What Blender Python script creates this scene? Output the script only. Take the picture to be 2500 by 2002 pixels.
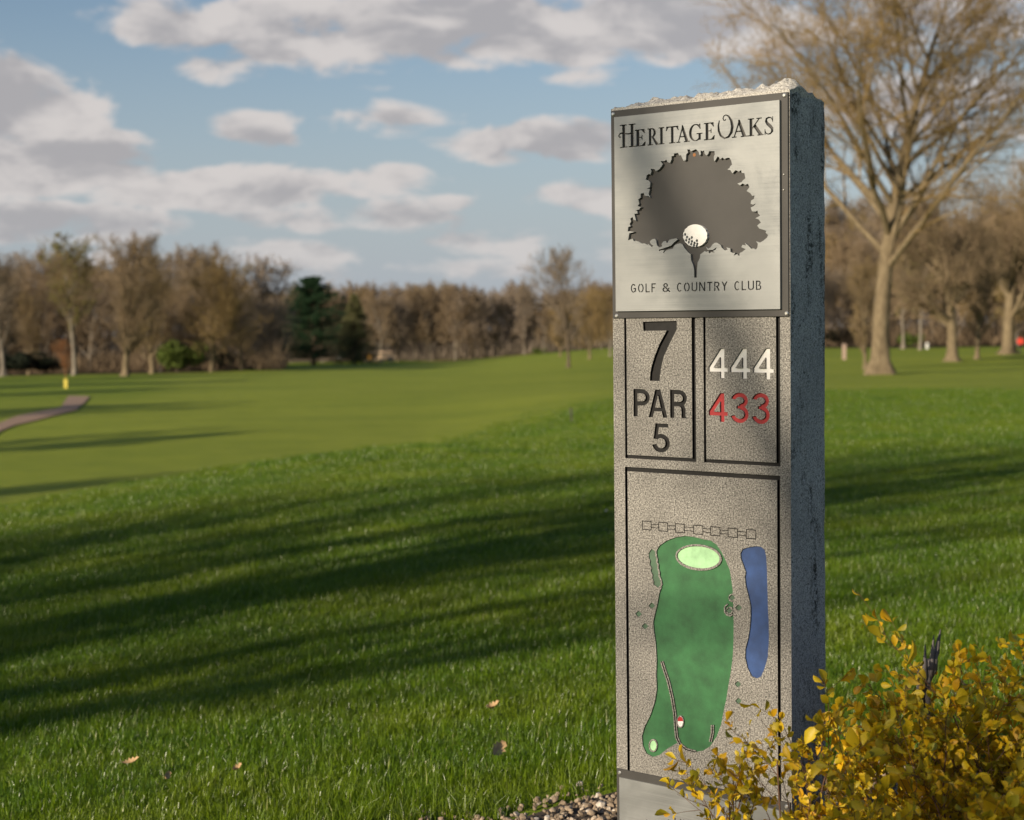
import bpy, math, random
import numpy as np
from mathutils import Matrix, Vector
from mathutils.geometry import delaunay_2d_cdt

for o in list(bpy.data.objects):
    bpy.data.objects.remove(o)
SC = bpy.context.scene
COL = SC.collection
R = math.radians

# ------------------------------------------------------------------ camera
EYE = 1.2
FPX, PITCH, ROLL = 4186.94, 0.05463, 0.01206          # focal length in photo pixels (photo 2500 x 2002)
cam_d = bpy.data.cameras.new('camera')
cam = bpy.data.objects.new('camera', cam_d)
COL.objects.link(cam)
CAMR = (Matrix.Rotation(math.pi / 2 - PITCH, 4, 'X') @ Matrix.Rotation(-ROLL, 4, 'Z'))
cam.matrix_world = Matrix.Translation((0, 0, EYE)) @ CAMR
cam_d.sensor_fit = 'HORIZONTAL'
cam_d.sensor_width = 36.0
cam_d.lens = FPX / 2500 * 36
cam_d.clip_start, cam_d.clip_end = 0.05, 6000
cam_d.dof.use_dof = True
cam_d.dof.focus_distance = 3.32
cam_d.dof.aperture_fstop = 6.0
SC.camera = cam

# ------------------------------------------------------------------ sun, sky, exposure
SUN_AZ, SUN_EL = R(46), R(17)                          # sun behind the camera, to the left
TO_SUN = Vector((-math.sin(SUN_AZ) * math.cos(SUN_EL), -math.cos(SUN_AZ) * math.cos(SUN_EL), math.sin(SUN_EL)))
sd = bpy.data.lights.new('sun', 'SUN')
sd.energy, sd.angle, sd.color = 5.0, R(0.53), (1.0, 0.86, 0.66)
sun = bpy.data.objects.new('sun', sd)
COL.objects.link(sun)
sun.rotation_euler = TO_SUN.to_track_quat('Z', 'Y').to_euler()
sun.location = TO_SUN * 60

SC.view_settings.view_transform = 'Standard'
SC.view_settings.look = 'None'
SC.view_settings.gamma = 1
SC.view_settings.exposure = 0.38
SC.cycles.use_denoising = True
SC.cycles.max_bounces = 6
SC.cycles.transparent_max_bounces = 6
SC.render.film_transparent = False


def pix_dir(px, py):
    v = Vector(((px - 1250) / FPX, -(py - 1001) / FPX, -1.0))
    return (CAMR.to_3x3() @ v).normalized()


class NT:
    """small helper to write node trees"""
    def __init__(self, tree):
        self.t = tree

    def n(self, kind, **kw):
        nd = self.t.nodes.new(kind)
        for k, v in kw.items():
            setattr(nd, k, v)
        return nd

    def put(self, nd, sock, v):
        s = nd.inputs[sock]
        if hasattr(v, 'is_output') or isinstance(v, bpy.types.NodeSocket):
            self.t.links.new(v, s)
        else:
            s.default_value = v

    def math(self, op, a, b=None, c=None, clamp=False):
        nd = self.n('ShaderNodeMath', operation=op, use_clamp=clamp)
        for i, v in enumerate((a, b, c)):
            if v is not None:
                self.put(nd, i, v)
        return nd.outputs[0]

    def vec(self, op, a, b=None):
        nd = self.n('ShaderNodeVectorMath', operation=op)
        self.put(nd, 0, a)
        if b is not None:
            self.put(nd, 1, b)
        return nd.outputs['Value'] if op in ('LENGTH', 'DOT_PRODUCT') else nd.outputs[0]

    def smooth(self, v, a, b, lo=0.0, hi=1.0):
        nd = self.n('ShaderNodeMapRange', interpolation_type='SMOOTHSTEP')
        self.put(nd, 0, v)
        for i, x in zip((1, 2, 3, 4), (a, b, lo, hi)):
            nd.inputs[i].default_value = x
        return nd.outputs[0]

    def noise(self, vec, scale, detail=4, rough=0.55, dist=0.0):
        nd = self.n('ShaderNodeTexNoise')
        if vec is not None:
            self.put(nd, 'Vector', vec)
        nd.inputs['Scale'].default_value = scale
        nd.inputs['Detail'].default_value = detail
        nd.inputs['Roughness'].default_value = rough
        nd.inputs['Distortion'].default_value = dist
        return nd.outputs[0]

    def mix(self, f, a, b, blend='MIX'):
        nd = self.n('ShaderNodeMix', data_type='RGBA', blend_type=blend)
        self.put(nd, 0, f)
        self.put(nd, 6, a if not isinstance(a, tuple) or len(a) == 4 else (*a, 1))
        self.put(nd, 7, b if not isinstance(b, tuple) or len(b) == 4 else (*b, 1))
        return nd.outputs[2]

    def ramp(self, f, stops):
        nd = self.n('ShaderNodeValToRGB')
        self.put(nd, 0, f)
        el = nd.color_ramp.elements
        while len(el) < len(stops):
            el.new(0.5)
        for e, (p, c) in zip(el, stops):
            e.position = p
            e.color = (*c, 1)
        return nd.outputs[0]


# ---- world: Nishita sky with a broken layer of clouds
world = bpy.data.worlds.new('World')
SC.world = world
world.use_nodes = True
wt = world.node_tree
wt.nodes.clear()
W_ = NT(wt)
sky = W_.n('ShaderNodeTexSky', sky_type='NISHITA')
sky.sun_disc = False
sky.sun_elevation = SUN_EL
sky.sun_rotation = math.atan2(TO_SUN.x, TO_SUN.y)
sky.altitude = 200
sky.air_density, sky.dust_density, sky.ozone_density = 1.0, 0.6, 1.6
SKY_STRENGTH = 0.069


# clouds seen in this part of the sky (photo pixels: centre, half width, half height, weight)
CLOUDS = [(1050, 50, 640, 125, 1.0), (500, 70, 250, 60, .8), (560, 165, 190, 50, .66), (870, 195, 170, 40, .5),
          (1640, 45, 380, 105, .95), (2330, 20, 260, 110, .75), (2250, 260, 330, 85, .62),
          (20, 260, 220, 110, .9), (110, 395, 320, 80, .9), (560, 455, 380, 62, .85), (900, 430, 240, 45, .55),
          (90, 545, 360, 55, .85), (620, 325, 170, 60, .66), (900, 290, 270, 52, .7), (1340, 350, 310, 60, .78),
          (1430, 480, 230, 62, .82), (850, 530, 380, 55, .62), (1250, 580, 420, 60, .62), (700, 620, 460, 60, .55),
          (1700, 640, 500, 70, .6), (1050, 660, 500, 45, .55), (350, 640, 300, 50, .5), (1100, 500, 120, 30, .5), (2900, 350, 420, 120, .7), (-560, 200, 420, 120, .7), (1500, -420, 800, 170, .7)]


def cloud_nodes():
    tc = W_.n('ShaderNodeTexCoord')
    sep = W_.n('ShaderNodeSeparateXYZ')
    W_.put(sep, 0, tc.outputs['Generated'])
    az = W_.math('ARCTAN2', sep.outputs[0], sep.outputs[1])
    el = W_.math('ARCSINE', sep.outputs[2])
    cc = W_.n('ShaderNodeCombineXYZ')
    W_.put(cc, 0, az)
    W_.put(cc, 1, el)
    q = cc.outputs[0]
    tot = None
    for (x, y, rx, ry, w) in CLOUDS:
        d = pix_dir(x, y)
        a0, e0 = math.atan2(d.x, d.y), math.asin(d.z)
        kx, ky = FPX / rx * .72, FPX / ry * .72
        nd = W_.n('ShaderNodeVectorMath', operation='MULTIPLY_ADD')
        W_.put(nd, 0, q)
        nd.inputs[1].default_value = (kx, ky, 0)
        nd.inputs[2].default_value = (-a0 * kx, -e0 * ky, 0)
        b = W_.math('SUBTRACT', w, W_.vec('DOT_PRODUCT', nd.outputs[0], nd.outputs[0]))
        tot = b if tot is None else W_.math('MAXIMUM', tot, b)
    tot = W_.math('MAXIMUM', tot, -.12)

    def puffs(shift):
        nd = W_.n('ShaderNodeVectorMath', operation='MULTIPLY_ADD')
        W_.put(nd, 0, q)
        nd.inputs[1].default_value = (1, 2.1, 1)
        nd.inputs[2].default_value = (*shift, 3.7)
        # puffs get smaller and flatter towards the horizon
        return W_.math('SUBTRACT', W_.noise(nd.outputs[0], 18.0, 6, .53, .3), .5)
    n0 = puffs((0, 0))
    n1 = puffs((-.008, .026))
    d0 = W_.math('SUBTRACT', W_.math('MULTIPLY_ADD', n0, 2.3, tot), .26)
    d1 = W_.math('SUBTRACT', W_.math('MULTIPLY_ADD', n1, 2.3, W_.math('MULTIPLY', tot, 1.1)), .26)
    alpha = W_.smooth(d0, .0, .36)
    alpha = W_.math('MULTIPLY', alpha, W_.smooth(el, .0, .09, .70, .95))
    shade = W_.smooth(W_.math('MULTIPLY_ADD', W_.math('SUBTRACT', n1, n0), 1.6, d1), -.05, .95)
    lit = W_.ramp(shade, [(0.0, CLOUD_LIT), (.45, tuple(a * .6 + b * .4 for a, b in zip(CLOUD_LIT, CLOUD_BASE))), (1.0, CLOUD_BASE)])
    return alpha, lit, el


CLOUD_LIT, CLOUD_BASE = (7.4, 6.95, 6.75), (4.6, 4.45, 4.6)
alpha, cloud, el_ = cloud_nodes()
# whitish blue low air instead of the sky model's yellow band
skyb = W_.mix(1.0, sky.outputs[0], (1.0, 1.0, 1.05), 'MULTIPLY')
skyb = W_.mix(W_.smooth(el_, -.02, .21, .88, 0.0), skyb, (4.3, 4.85, 5.75))
skyc = W_.mix(alpha, skyb, cloud)
bg = W_.n('ShaderNodeBackground')
W_.put(bg, 0, skyc)
bg.inputs[1].default_value = SKY_STRENGTH
wo = W_.n('ShaderNodeOutputWorld')
wt.links.new(bg.outputs[0], wo.inputs[0])
world.cycles.sampling_method = 'MANUAL'
world.cycles.sample_map_resolution = 256


# ------------------------------------------------------------------ materials
MATS = {}


def mat(name, base=(.5, .5, .5), rough=.7, metal=0., spec=.5, fn=None, bump=None):
    m = bpy.data.materials.new(name)
    m.use_nodes = True
    t = m.node_tree
    b = t.nodes['Principled BSDF']
    b.inputs['Base Color'].default_value = (*base, 1)
    b.inputs['Roughness'].default_value = rough
    b.inputs['Metallic'].default_value = metal
    b.inputs['Specular IOR Level'].default_value = spec
    N = NT(t)
    if fn:
        fn(N, b)
    MATS[name] = m
    return m


def objvec(N):
    return N.n('ShaderNodeTexCoord').outputs['Object']


def add_bump(N, b, h, strength, dist):
    bp = N.n('ShaderNodeBump')
    bp.inputs['Strength'].default_value = strength
    bp.inputs['Distance'].default_value = dist
    N.put(bp, 'Height', h)
    N.put(b, 'Normal', bp.outputs[0])


def vary(N, b, base, scale, amt=.35, dark=.6):
    v = objvec(N)
    f = N.noise(v, scale, 5, .6)
    lo = tuple(c * (1 - amt) for c in base)
    hi = tuple(min(1, c * (1 + amt)) for c in base)
    N.put(b, 'Base Color', N.ramp(f, [(.3, lo), (.7, hi)]))
    return f


def granite(lo, mid, hi, stain):
    def fn(N, b):
        v = objvec(N)
        f = N.noise(v, 330, 3, .75)
        c = N.ramp(f, [(.32, lo), (.47, mid), (.60, hi), (.72, tuple(min(1, x * 1.25) for x in hi))])
        dark = N.noise(v, 190, 2, .6)
        c = N.mix(N.smooth(dark, .60, .68, 0, .75), c, (.035, .035, .033))
        # broad clouding of the stone and old stains running down
        cl = N.noise(v, 9, 4, .6)
        c = N.mix(N.smooth(cl, .35, .7, 0, .35), c, tuple(x * .55 for x in mid))
        if stain > 0:
            mp = N.n('ShaderNodeMapping')
            mp.inputs['Scale'].default_value = (26, 30, 8)
            N.put(mp, 0, v)
            s = N.noise(mp.outputs[0], 1.0, 5, .62, .2)
            sp = N.noise(v, 150, 4, .7)
            f2 = N.math('MULTIPLY', N.smooth(s, .50, .66, 0, 1), N.smooth(sp, .42, .56, 0, stain))
            c = N.mix(f2, c, (.014, .015, .014))
            c = N.mix(N.smooth(N.noise(v, 75, 3, .7), .64, .70, 0, .8), c, (.02, .021, .02))
        N.put(b, 'Base Color', c)
        add_bump(N, b, N.math('ADD', f, N.math('MULTIPLY', N.noise(v, 900, 2), .5)), .35, .0012)
    return fn


mat('granite', rough=.85, spec=.3, fn=granite((.035, .033, .030), (.165, .155, .14), (.36, .343, .312), 0))
mat('granite_side', rough=.85, spec=.3, fn=granite((.12, .12, .125), (.32, .325, .335), (.47, .475, .485), .9))  # same stone, made lighter and bluer: skylight fill put into the colour
mat('granite_rough', rough=.9, spec=.4, fn=granite((.14, .13, .12), (.36, .34, .31), (.55, .53, .49), 0))


def steel_fn(N, b):
    v = objvec(N)
    mp = N.n('ShaderNodeMapping')
    mp.inputs['Scale'].default_value = (3, 3, 900)
    N.put(mp, 0, v)
    f = N.noise(mp.outputs[0], 1.0, 3, .5)
    g = N.noise(v, 14, 4, .6)
    N.put(b, 'Base Color', N.ramp(N.math('ADD', N.math('MULTIPLY', f, .5), N.math('MULTIPLY', g, .5)),
                                  [(.3, (.25, .255, .25)), (.7, (.31, .315, .31))]))
    N.put(b, 'Roughness', N.math('ADD', N.smooth(f, .3, .7, .30, .42), N.smooth(N.noise(v, 7, 5, .65, .5), .35, .7, 0, .18)))
    add_bump(N, b, f, .05, .0005)


mat('brushed_metal', metal=.55, rough=.42, fn=steel_fn)
mat('black_plate', rough=.5, spec=.4, fn=lambda N, b: vary(N, b, (.045, .042, .039), 12, .12))
mat('black_paint', rough=.6, spec=.3, fn=lambda N, b: vary(N, b, (.009, .008, .0075), 120, .4))
mat('white_paint', rough=.55, fn=lambda N, b: vary(N, b, (.66, .65, .63), 60, .05))
mat('red_paint', rough=.5, fn=lambda N, b: vary(N, b, (.32, .014, .016), 60, .15))
mat('screw_metal', (.6, .58, .54), .35, .9)


def paint_fn(base):
    def fn(N, b):
        f = vary(N, b, base, 26, .30)
        add_bump(N, b, N.noise(objvec(N), 420, 3, .6), .25, .001)
    return fn


mat('fairway_paint', rough=.6, fn=paint_fn((.022, .108, .034)))
mat('green_paint', rough=.6, fn=paint_fn((.29, .50, .27)))
mat('pond_paint', rough=.5, fn=paint_fn((.021, .054, .165)))
mat('hedge_paint', rough=.6, fn=paint_fn((.055, .105, .062)))


def ground_fn(N, b):
    at = N.n('ShaderNodeVertexColor')
    at.layer_name = 'mown'
    s = N.n('ShaderNodeSeparateColor')
    N.put(s, 0, at.outputs[0])
    v = objvec(N)
    f = N.math('ADD', N.math('MULTIPLY', N.noise(v, 1.3, 6, .65), .55), N.math('MULTIPLY', N.noise(v, .16, 4, .6), .45))
    mp = N.n('ShaderNodeMapping')
    mp.inputs['Rotation'].default_value = (0, 0, .5)
    mp.inputs['Scale'].default_value = (.035, .22, 1)
    N.put(mp, 0, v)
    f = N.math('ADD', N.math('MULTIPLY', f, .6), N.math('MULTIPLY', N.noise(mp.outputs[0], 1.0, 4, .6, .4), .4))
    rough_c = N.ramp(f, [(.32, (.100, .165, .007)), (.68, (.215, .265, .016))])
    fair_c = N.ramp(f, [(.32, (.150, .200, .014)), (.68, (.290, .325, .032))])
    c = N.mix(s.outputs[0], rough_c, fair_c)
    c = N.mix(s.outputs[1], c, (.055, .040, .024))      # leaf litter under the woods
    c = N.mix(s.outputs[2], c, (.50, .38, .13))         # straw coloured rim
    N.put(b, 'Base Color', c)
    fine = N.noise(v, 60, 4, .7)
    add_bump(N, b, N.math('ADD', fine, N.math('MULTIPLY', N.noise(v, 9, 3), 1.0)), .7, .03)


mat('ground', rough=.9, spec=.2, fn=ground_fn)


def blade_fn(N, b):
    oi = N.n('ShaderNodeObjectInfo')
    at = N.n('ShaderNodeVertexColor')
    at.layer_name = 'tint'
    s = N.n('ShaderNodeSeparateColor')
    N.put(s, 0, at.outputs[0])
    geo = N.n('ShaderNodeNewGeometry')
    big = N.noise(geo.outputs['Position'], .9, 4, .6)
    c = N.ramp(s.outputs[0], [(0, (.038, .090, .003)), (.6, (.098, .182, .005)), (.93, (.175, .246, .010)), (1.0, (.46, .46, .22))])
    c = N.mix(N.smooth(big, .38, .66, 0, .55), c, (.190, .235, .008))
    c = N.mix(N.smooth(N.noise(geo.outputs['Position'], 6.5, 4, .65), .50, .70, 0, .55), c, (.030, .072, .003))
    c = N.mix(N.smooth(N.noise(geo.outputs['Position'], 2.3, 5, .7), .64, .74, 0, .45), c, (.27, .25, .05))
    N.put(b, 'Base Color', c)
    b.inputs['Roughness'].default_value = .36
    b.inputs['Specular IOR Level'].default_value = .5
    tr = N.n('ShaderNodeBsdfTranslucent')
    N.put(tr, 0, N.mix(1.0, c, (1.2, 1.25, .55), 'MULTIPLY'))
    mx = N.n('ShaderNodeMixShader')
    mx.inputs[0].default_value = .30
    N.t.links.new(b.outputs[0], mx.inputs[1])
    N.t.links.new(tr.outputs[0], mx.inputs[2])
    N.t.links.new(mx.outputs[0], N.t.nodes['Material Output'].inputs[0])


mat('grass_blade', fn=blade_fn)


def stone_fn(N, b):
    at = N.n('ShaderNodeVertexColor')
    at.layer_name = 'tint'
    s = N.n('ShaderNodeSeparateColor')
    N.put(s, 0, at.outputs[0])
    c = N.ramp(s.outputs[0], [(0, (.16, .12, .08)), (.35, (.33, .25, .17)), (.7, (.46, .38, .29)), (1, (.60, .55, .48))])
    f = N.noise(objvec(N), 160, 4, .6)
    N.put(b, 'Base Color', N.mix(N.smooth(f, .35, .7, 0, .5), c, (.20, .14, .09)))


mat('pebble', rough=.8, fn=stone_fn)
mat('soil', rough=.95, fn=lambda N, b: vary(N, b, (.055, .038, .024), 60, .5))
def bark_fn(N, b):
    v = objvec(N)
    mp = N.n('ShaderNodeMapping')
    mp.inputs['Scale'].default_value = (9, 9, 1.6)
    N.put(mp, 0, v)
    f = N.noise(mp.outputs[0], 1.0, 6, .7)
    c = N.ramp(f, [(.3, (.085, .063, .040)), (.55, (.20, .155, .095)), (.75, (.29, .235, .155))])
    N.put(b, 'Base Color', c)
    add_bump(N, b, f, .9, .06)


mat('bark', rough=.95, spec=.1, fn=bark_fn)
mat('bark_dark', rough=.95, spec=.1, fn=lambda N, b: vary(N, b, (.11, .085, .060), 3.0, .4))
mat('bark_grey', rough=.95, spec=.1, fn=lambda N, b: vary(N, b, (.21, .18, .145), 3.0, .4))
mat('twig_gold', rough=.9, spec=.1, fn=lambda N, b: vary(N, b, (.215, .150, .072), .5, .35))
mat('twig_brown', rough=.9, spec=.1, fn=lambda N, b: vary(N, b, (.205, .150, .095), .5, .35))
mat('twig_grey', rough=.9, spec=.1, fn=lambda N, b: vary(N, b, (.225, .180, .140), .5, .35))
mat('twig_red', rough=.9, spec=.1, fn=lambda N, b: vary(N, b, (.25, .12, .055), .5, .3))
mat('bud_gold', rough=.8, spec=.1, fn=lambda N, b: vary(N, b, (.24, .175, .055), .4, .3))
mat('bud_green', rough=.8, spec=.1, fn=lambda N, b: vary(N, b, (.20, .19, .05), .4, .3))
mat('bud_brown', rough=.8, spec=.1, fn=lambda N, b: vary(N, b, (.25, .185, .11), .4, .3))
mat('needle_dark', rough=.7, spec=.2, fn=lambda N, b: vary(N, b, (.024, .058, .024), .7, .5))
mat('needle_olive', rough=.7, spec=.2, fn=lambda N, b: vary(N, b, (.14, .14, .058), .7, .5))
mat('leaf_dark', rough=.7, spec=.2, fn=lambda N, b: vary(N, b, (.018, .024, .012), .7, .5))
mat('leaf_spring', rough=.7, spec=.2, fn=lambda N, b: vary(N, b, (.090, .125, .022), .7, .4))
mat('path', rough=.9, fn=lambda N, b: vary(N, b, (.30, .19, .125), 2.0, .2))
mat('stem', rough=.7, fn=lambda N, b: vary(N, b, (.12, .060, .030), 30, .4))
mat('stalk_grey', rough=.9, fn=lambda N, b: vary(N, b, (.13, .115, .11), 40, .4))
mat('dry_leaf', rough=.8, fn=lambda N, b: vary(N, b, (.46, .30, .15), 60, .35))
mat('pale_petal', rough=.7, fn=lambda N, b: vary(N, b, (.62, .52, .42), 60, .2))
mat('yellow_paint', rough=.6, fn=lambda N, b: vary(N, b, (.62, .50, .07), 6, .15))
mat('orange_paint', rough=.6, fn=lambda N, b: vary(N, b, (.60, .30, .03), 6, .15))
mat('flag_red', rough=.7, fn=lambda N, b: vary(N, b, (.62, .05, .03), 6, .15))
mat('dark_stake', rough=.8, fn=lambda N, b: vary(N, b, (.05, .045, .04), 8, .3))
mat('weathered_wood', rough=.9, fn=lambda N, b: vary(N, b, (.36, .26, .21), 8, .25))
mat('cart_tan', rough=.5, fn=lambda N, b: vary(N, b, (.62, .44, .30), 3, .1))
mat('cart_dark', rough=.5, fn=lambda N, b: vary(N, b, (.03, .03, .03), 3, .2))
mat('rubber', (.015, .015, .015), .8)


def leaf_mat(name, stops):
    def fn(N, b):
        oi = N.n('ShaderNodeObjectInfo')
        at = N.n('ShaderNodeVertexColor')
        at.layer_name = 'tint'
        s = N.n('ShaderNodeSeparateColor')
        N.put(s, 0, at.outputs[0])
        r = N.math('FRACT', N.math('ADD', oi.outputs['Random'], s.outputs[0]))
        c = N.ramp(r, stops)
        N.put(b, 'Base Color', c)
        b.inputs['Roughness'].default_value = .5
        tr = N.n('ShaderNodeBsdfTranslucent')
        N.put(tr, 0, c)
        mx = N.n('ShaderNodeMixShader')
        mx.inputs[0].default_value = .35
        N.t.links.new(b.outputs[0], mx.inputs[1])
        N.t.links.new(tr.outputs[0], mx.inputs[2])
        N.t.links.new(mx.outputs[0], N.t.nodes['Material Output'].inputs[0])
    mat(name, fn=fn)


leaf_mat('shrub_leaf', [(0, (.28, .25, .012)), (.25, (.56, .42, .012)), (.6, (.80, .55, .014)), (.82, (.68, .36, .008)), (1, (.34, .32, .02))])


# ------------------------------------------------------------------ mesh helpers
def mesh_np(name, V, polys, mats=None, midx=None, smooth=False, tint=None, tint_name='tint'):
    """V (n,3); polys: list of int arrays (m,k) with k = 3 or 4"""
    me = bpy.data.meshes.new(name)
    V = np.asarray(V, dtype=np.float32)
    me.vertices.add(len(V))
    me.vertices.foreach_set('co', V.ravel())
    loops = np.concatenate([p.ravel() for p in polys]).astype(np.int32)
    tot = np.concatenate([np.full(len(p), p.shape[1]) for p in polys]).astype(np.int32)
    me.loops.add(len(loops))
    me.loops.foreach_set('vertex_index', loops)
    me.polygons.add(len(tot))
    me.polygons.foreach_set('loop_start', np.concatenate([[0], np.cumsum(tot)[:-1]]).astype(np.int32))
    me.polygons.foreach_set('loop_total', tot)
    if midx is not None:
        me.polygons.foreach_set('material_index', np.asarray(midx, dtype=np.int32))
    me.polygons.foreach_set('use_smooth', np.full(len(tot), smooth))
    for m in (mats or []):
        me.materials.append(MATS[m])
    if tint is not None:
        a = me.color_attributes.new(tint_name, 'FLOAT_COLOR', 'POINT')
        t = np.asarray(tint, dtype=np.float32)
        if t.ndim == 1:
            t = np.stack([t, t, t], 1)
        c = np.concatenate([t, np.ones((len(t), 1), np.float32)], 1)
        a.data.foreach_set('color', c.ravel())
    me.update(calc_edges=True)
    me.validate()
    return me


def link(name, me, parent=None):
    o = bpy.data.objects.new(name, me)
    COL.objects.link(o)
    if parent is not None:
        o.parent = parent
    return o


def tag(o, label, cat, group=None):
    o['label'] = label
    o['category'] = cat
    if group:
        o['group'] = group
    return o


def struct(o, kind='structure'):
    o['kind'] = kind
    return o


def empty(name, loc=(0, 0, 0), rz=0.):
    o = bpy.data.objects.new(name, None)
    COL.objects.link(o)
    o.location = loc
    o.rotation_euler = (0, 0, rz)
    o.empty_display_size = .2
    return o


class MB:
    """collects simple shapes for one mesh"""
    def __init__(self):
        self.v, self.f = [], []

    def add(self, vs, fs):
        n = len(self.v)
        self.v += [tuple(x) for x in vs]
        self.f += [tuple(i + n for i in f) for f in fs]

    def box(self, a, b):
        x0, y0, z0 = a
        x1, y1, z1 = b
        self.add([(x0, y0, z0), (x1, y0, z0), (x1, y1, z0), (x0, y1, z0), (x0, y0, z1), (x1, y0, z1), (x1, y1, z1), (x0, y1, z1)],
                 [(3, 2, 1, 0), (4, 5, 6, 7), (0, 1, 5, 4), (1, 2, 6, 5), (2, 3, 7, 6), (3, 0, 4, 7)])

    def tube(self, pts, rad, n=8, cap=True):
        pts = [Vector(p) for p in pts]
        rings = []
        for i, p in enumerate(pts):
            d = (pts[min(i + 1, len(pts) - 1)] - pts[max(i - 1, 0)]).normalized()
            e1 = d.orthogonal().normalized() if abs(d.z) < .9 else d.cross(Vector((0, 1, 0))).normalized()
            e2 = d.cross(e1)
            r = rad[i] if hasattr(rad, '__len__') else rad
            rings.append([p + (e1 * math.cos(2 * math.pi * k / n) + e2 * math.sin(2 * math.pi * k / n)) * r for k in range(n)])
        vs = [q for r_ in rings for q in r_]
        fs = []
        for i in range(len(pts) - 1):
            for k in range(n):
                fs.append((i * n + k, i * n + (k + 1) % n, (i + 1) * n + (k + 1) % n, (i + 1) * n + k))
        if cap:
            fs.append(tuple(range(n))[::-1])
            fs.append(tuple((len(pts) - 1) * n + k for k in range(n)))
        self.add(vs, fs)

    def build(self, name, m, parent=None, smooth=False):
        me = bpy.data.meshes.new(name)
        me.from_pydata(self.v, [], self.f)
        me.materials.append(MATS[m])
        if smooth:
            me.polygons.foreach_set('use_smooth', [True] * len(me.polygons))
        me.update()
        return link(name, me, parent)


# ------------------------------------------------------------------ terrain
def sstep(a, b, x):
    t = np.clip((x - a) / (b - a), 0, 1)
    return t * t * (3 - 2 * t)


L_D = np.array([0, 5, 12, 15, 21, 27, 33, 50, 70, 110, 175, 250, 300, 500, 1200, 4000.])
L_H = np.array([0, -.03, -.18, -.30, -1.05, -1.6, -1.85, -1.95, -2.0, -2.6, -4.2, -5.6, -6.5, -10., -20, -40])
R_D = np.array([0, 5, 12, 22, 45, 86, 125, 180, 260, 400, 1200, 4000.])
R_H = np.array([0, 0, -.12, -.40, -1.1, -1.96, -2.4, -2.6, -3.4, -6, -20, -40])


def smooth_interp(d, D, H):
    s = 0
    for k, w in ((.88, .25), (1.0, .5), (1.12, .25)):
        s = s + w * np.interp(d * k, D, H)
    return s


def hgt(X, Y):
    X, Y = np.asarray(X, float), np.asarray(Y, float)
    d = np.hypot(X, Y)
    th = np.arctan2(X, Y)
    dc = np.interp(th, [-.29, -.154, -.06], [14.5, 17.4, 19.7])
    k = 14.5 / dc
    dd = d * (k + (1 - k) * sstep(22, 55, d))
    hl = smooth_interp(dd, L_D, L_H)
    hr = smooth_interp(d, R_D, R_H)
    wl = sstep(.10, -.06, th) * sstep(-2.0, -1.0, th)
    h = hl * wl + hr * (1 - wl)
    h = h + .05 * np.clip(X, -5, 5) * np.exp(-(d / 15) ** 2) * sstep(1.5, 4.5, d)
    h = h + .05 * np.sin(X * .31 + 1.0) * np.sin(Y * .23) * sstep(20, 60, d) + .012 * np.sin(X * 1.1) * np.sin(Y * .9 + .4) * sstep(4, 8, d)
    return h


def ground_at(px, py, dmax=900):
    """first point of the ground under a photo pixel"""
    d = pix_dir(px, py)
    t = np.concatenate([np.arange(2, 40, .05), np.arange(40, dmax, .4)])
    z = EYE + d.z * t
    g = hgt(d.x * t, d.y * t)
    i = int(np.argmax(z < g))
    tt = t[i] if (z < g).any() else dmax
    x, y = d.x * tt, d.y * tt
    return Vector((x, y, float(hgt(x, y))))


def on_ground(px, dist):
    """point on the ground at that distance along a photo column"""
    d = pix_dir(px, 900)
    k = dist / d.y
    return Vector((d.x * k, dist, float(hgt(d.x * k, dist))))


def height_at(px_h, p):
    return px_h / FPX * p.y


BED_C, BED_R = (.60, 3.10), (1.36, 1.20)


def bed(X, Y):
    a = np.arctan2(np.asarray(Y) - BED_C[1], np.asarray(X) - BED_C[0])
    wob = 1 + .035 * np.sin(a * 5 + .4) + .03 * np.sin(a * 11 + 1.3) + .018 * np.sin(a * 23)
    return np.hypot((X - BED_C[0]) / BED_R[0], (Y - BED_C[1]) / BED_R[1]) / wob


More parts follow.
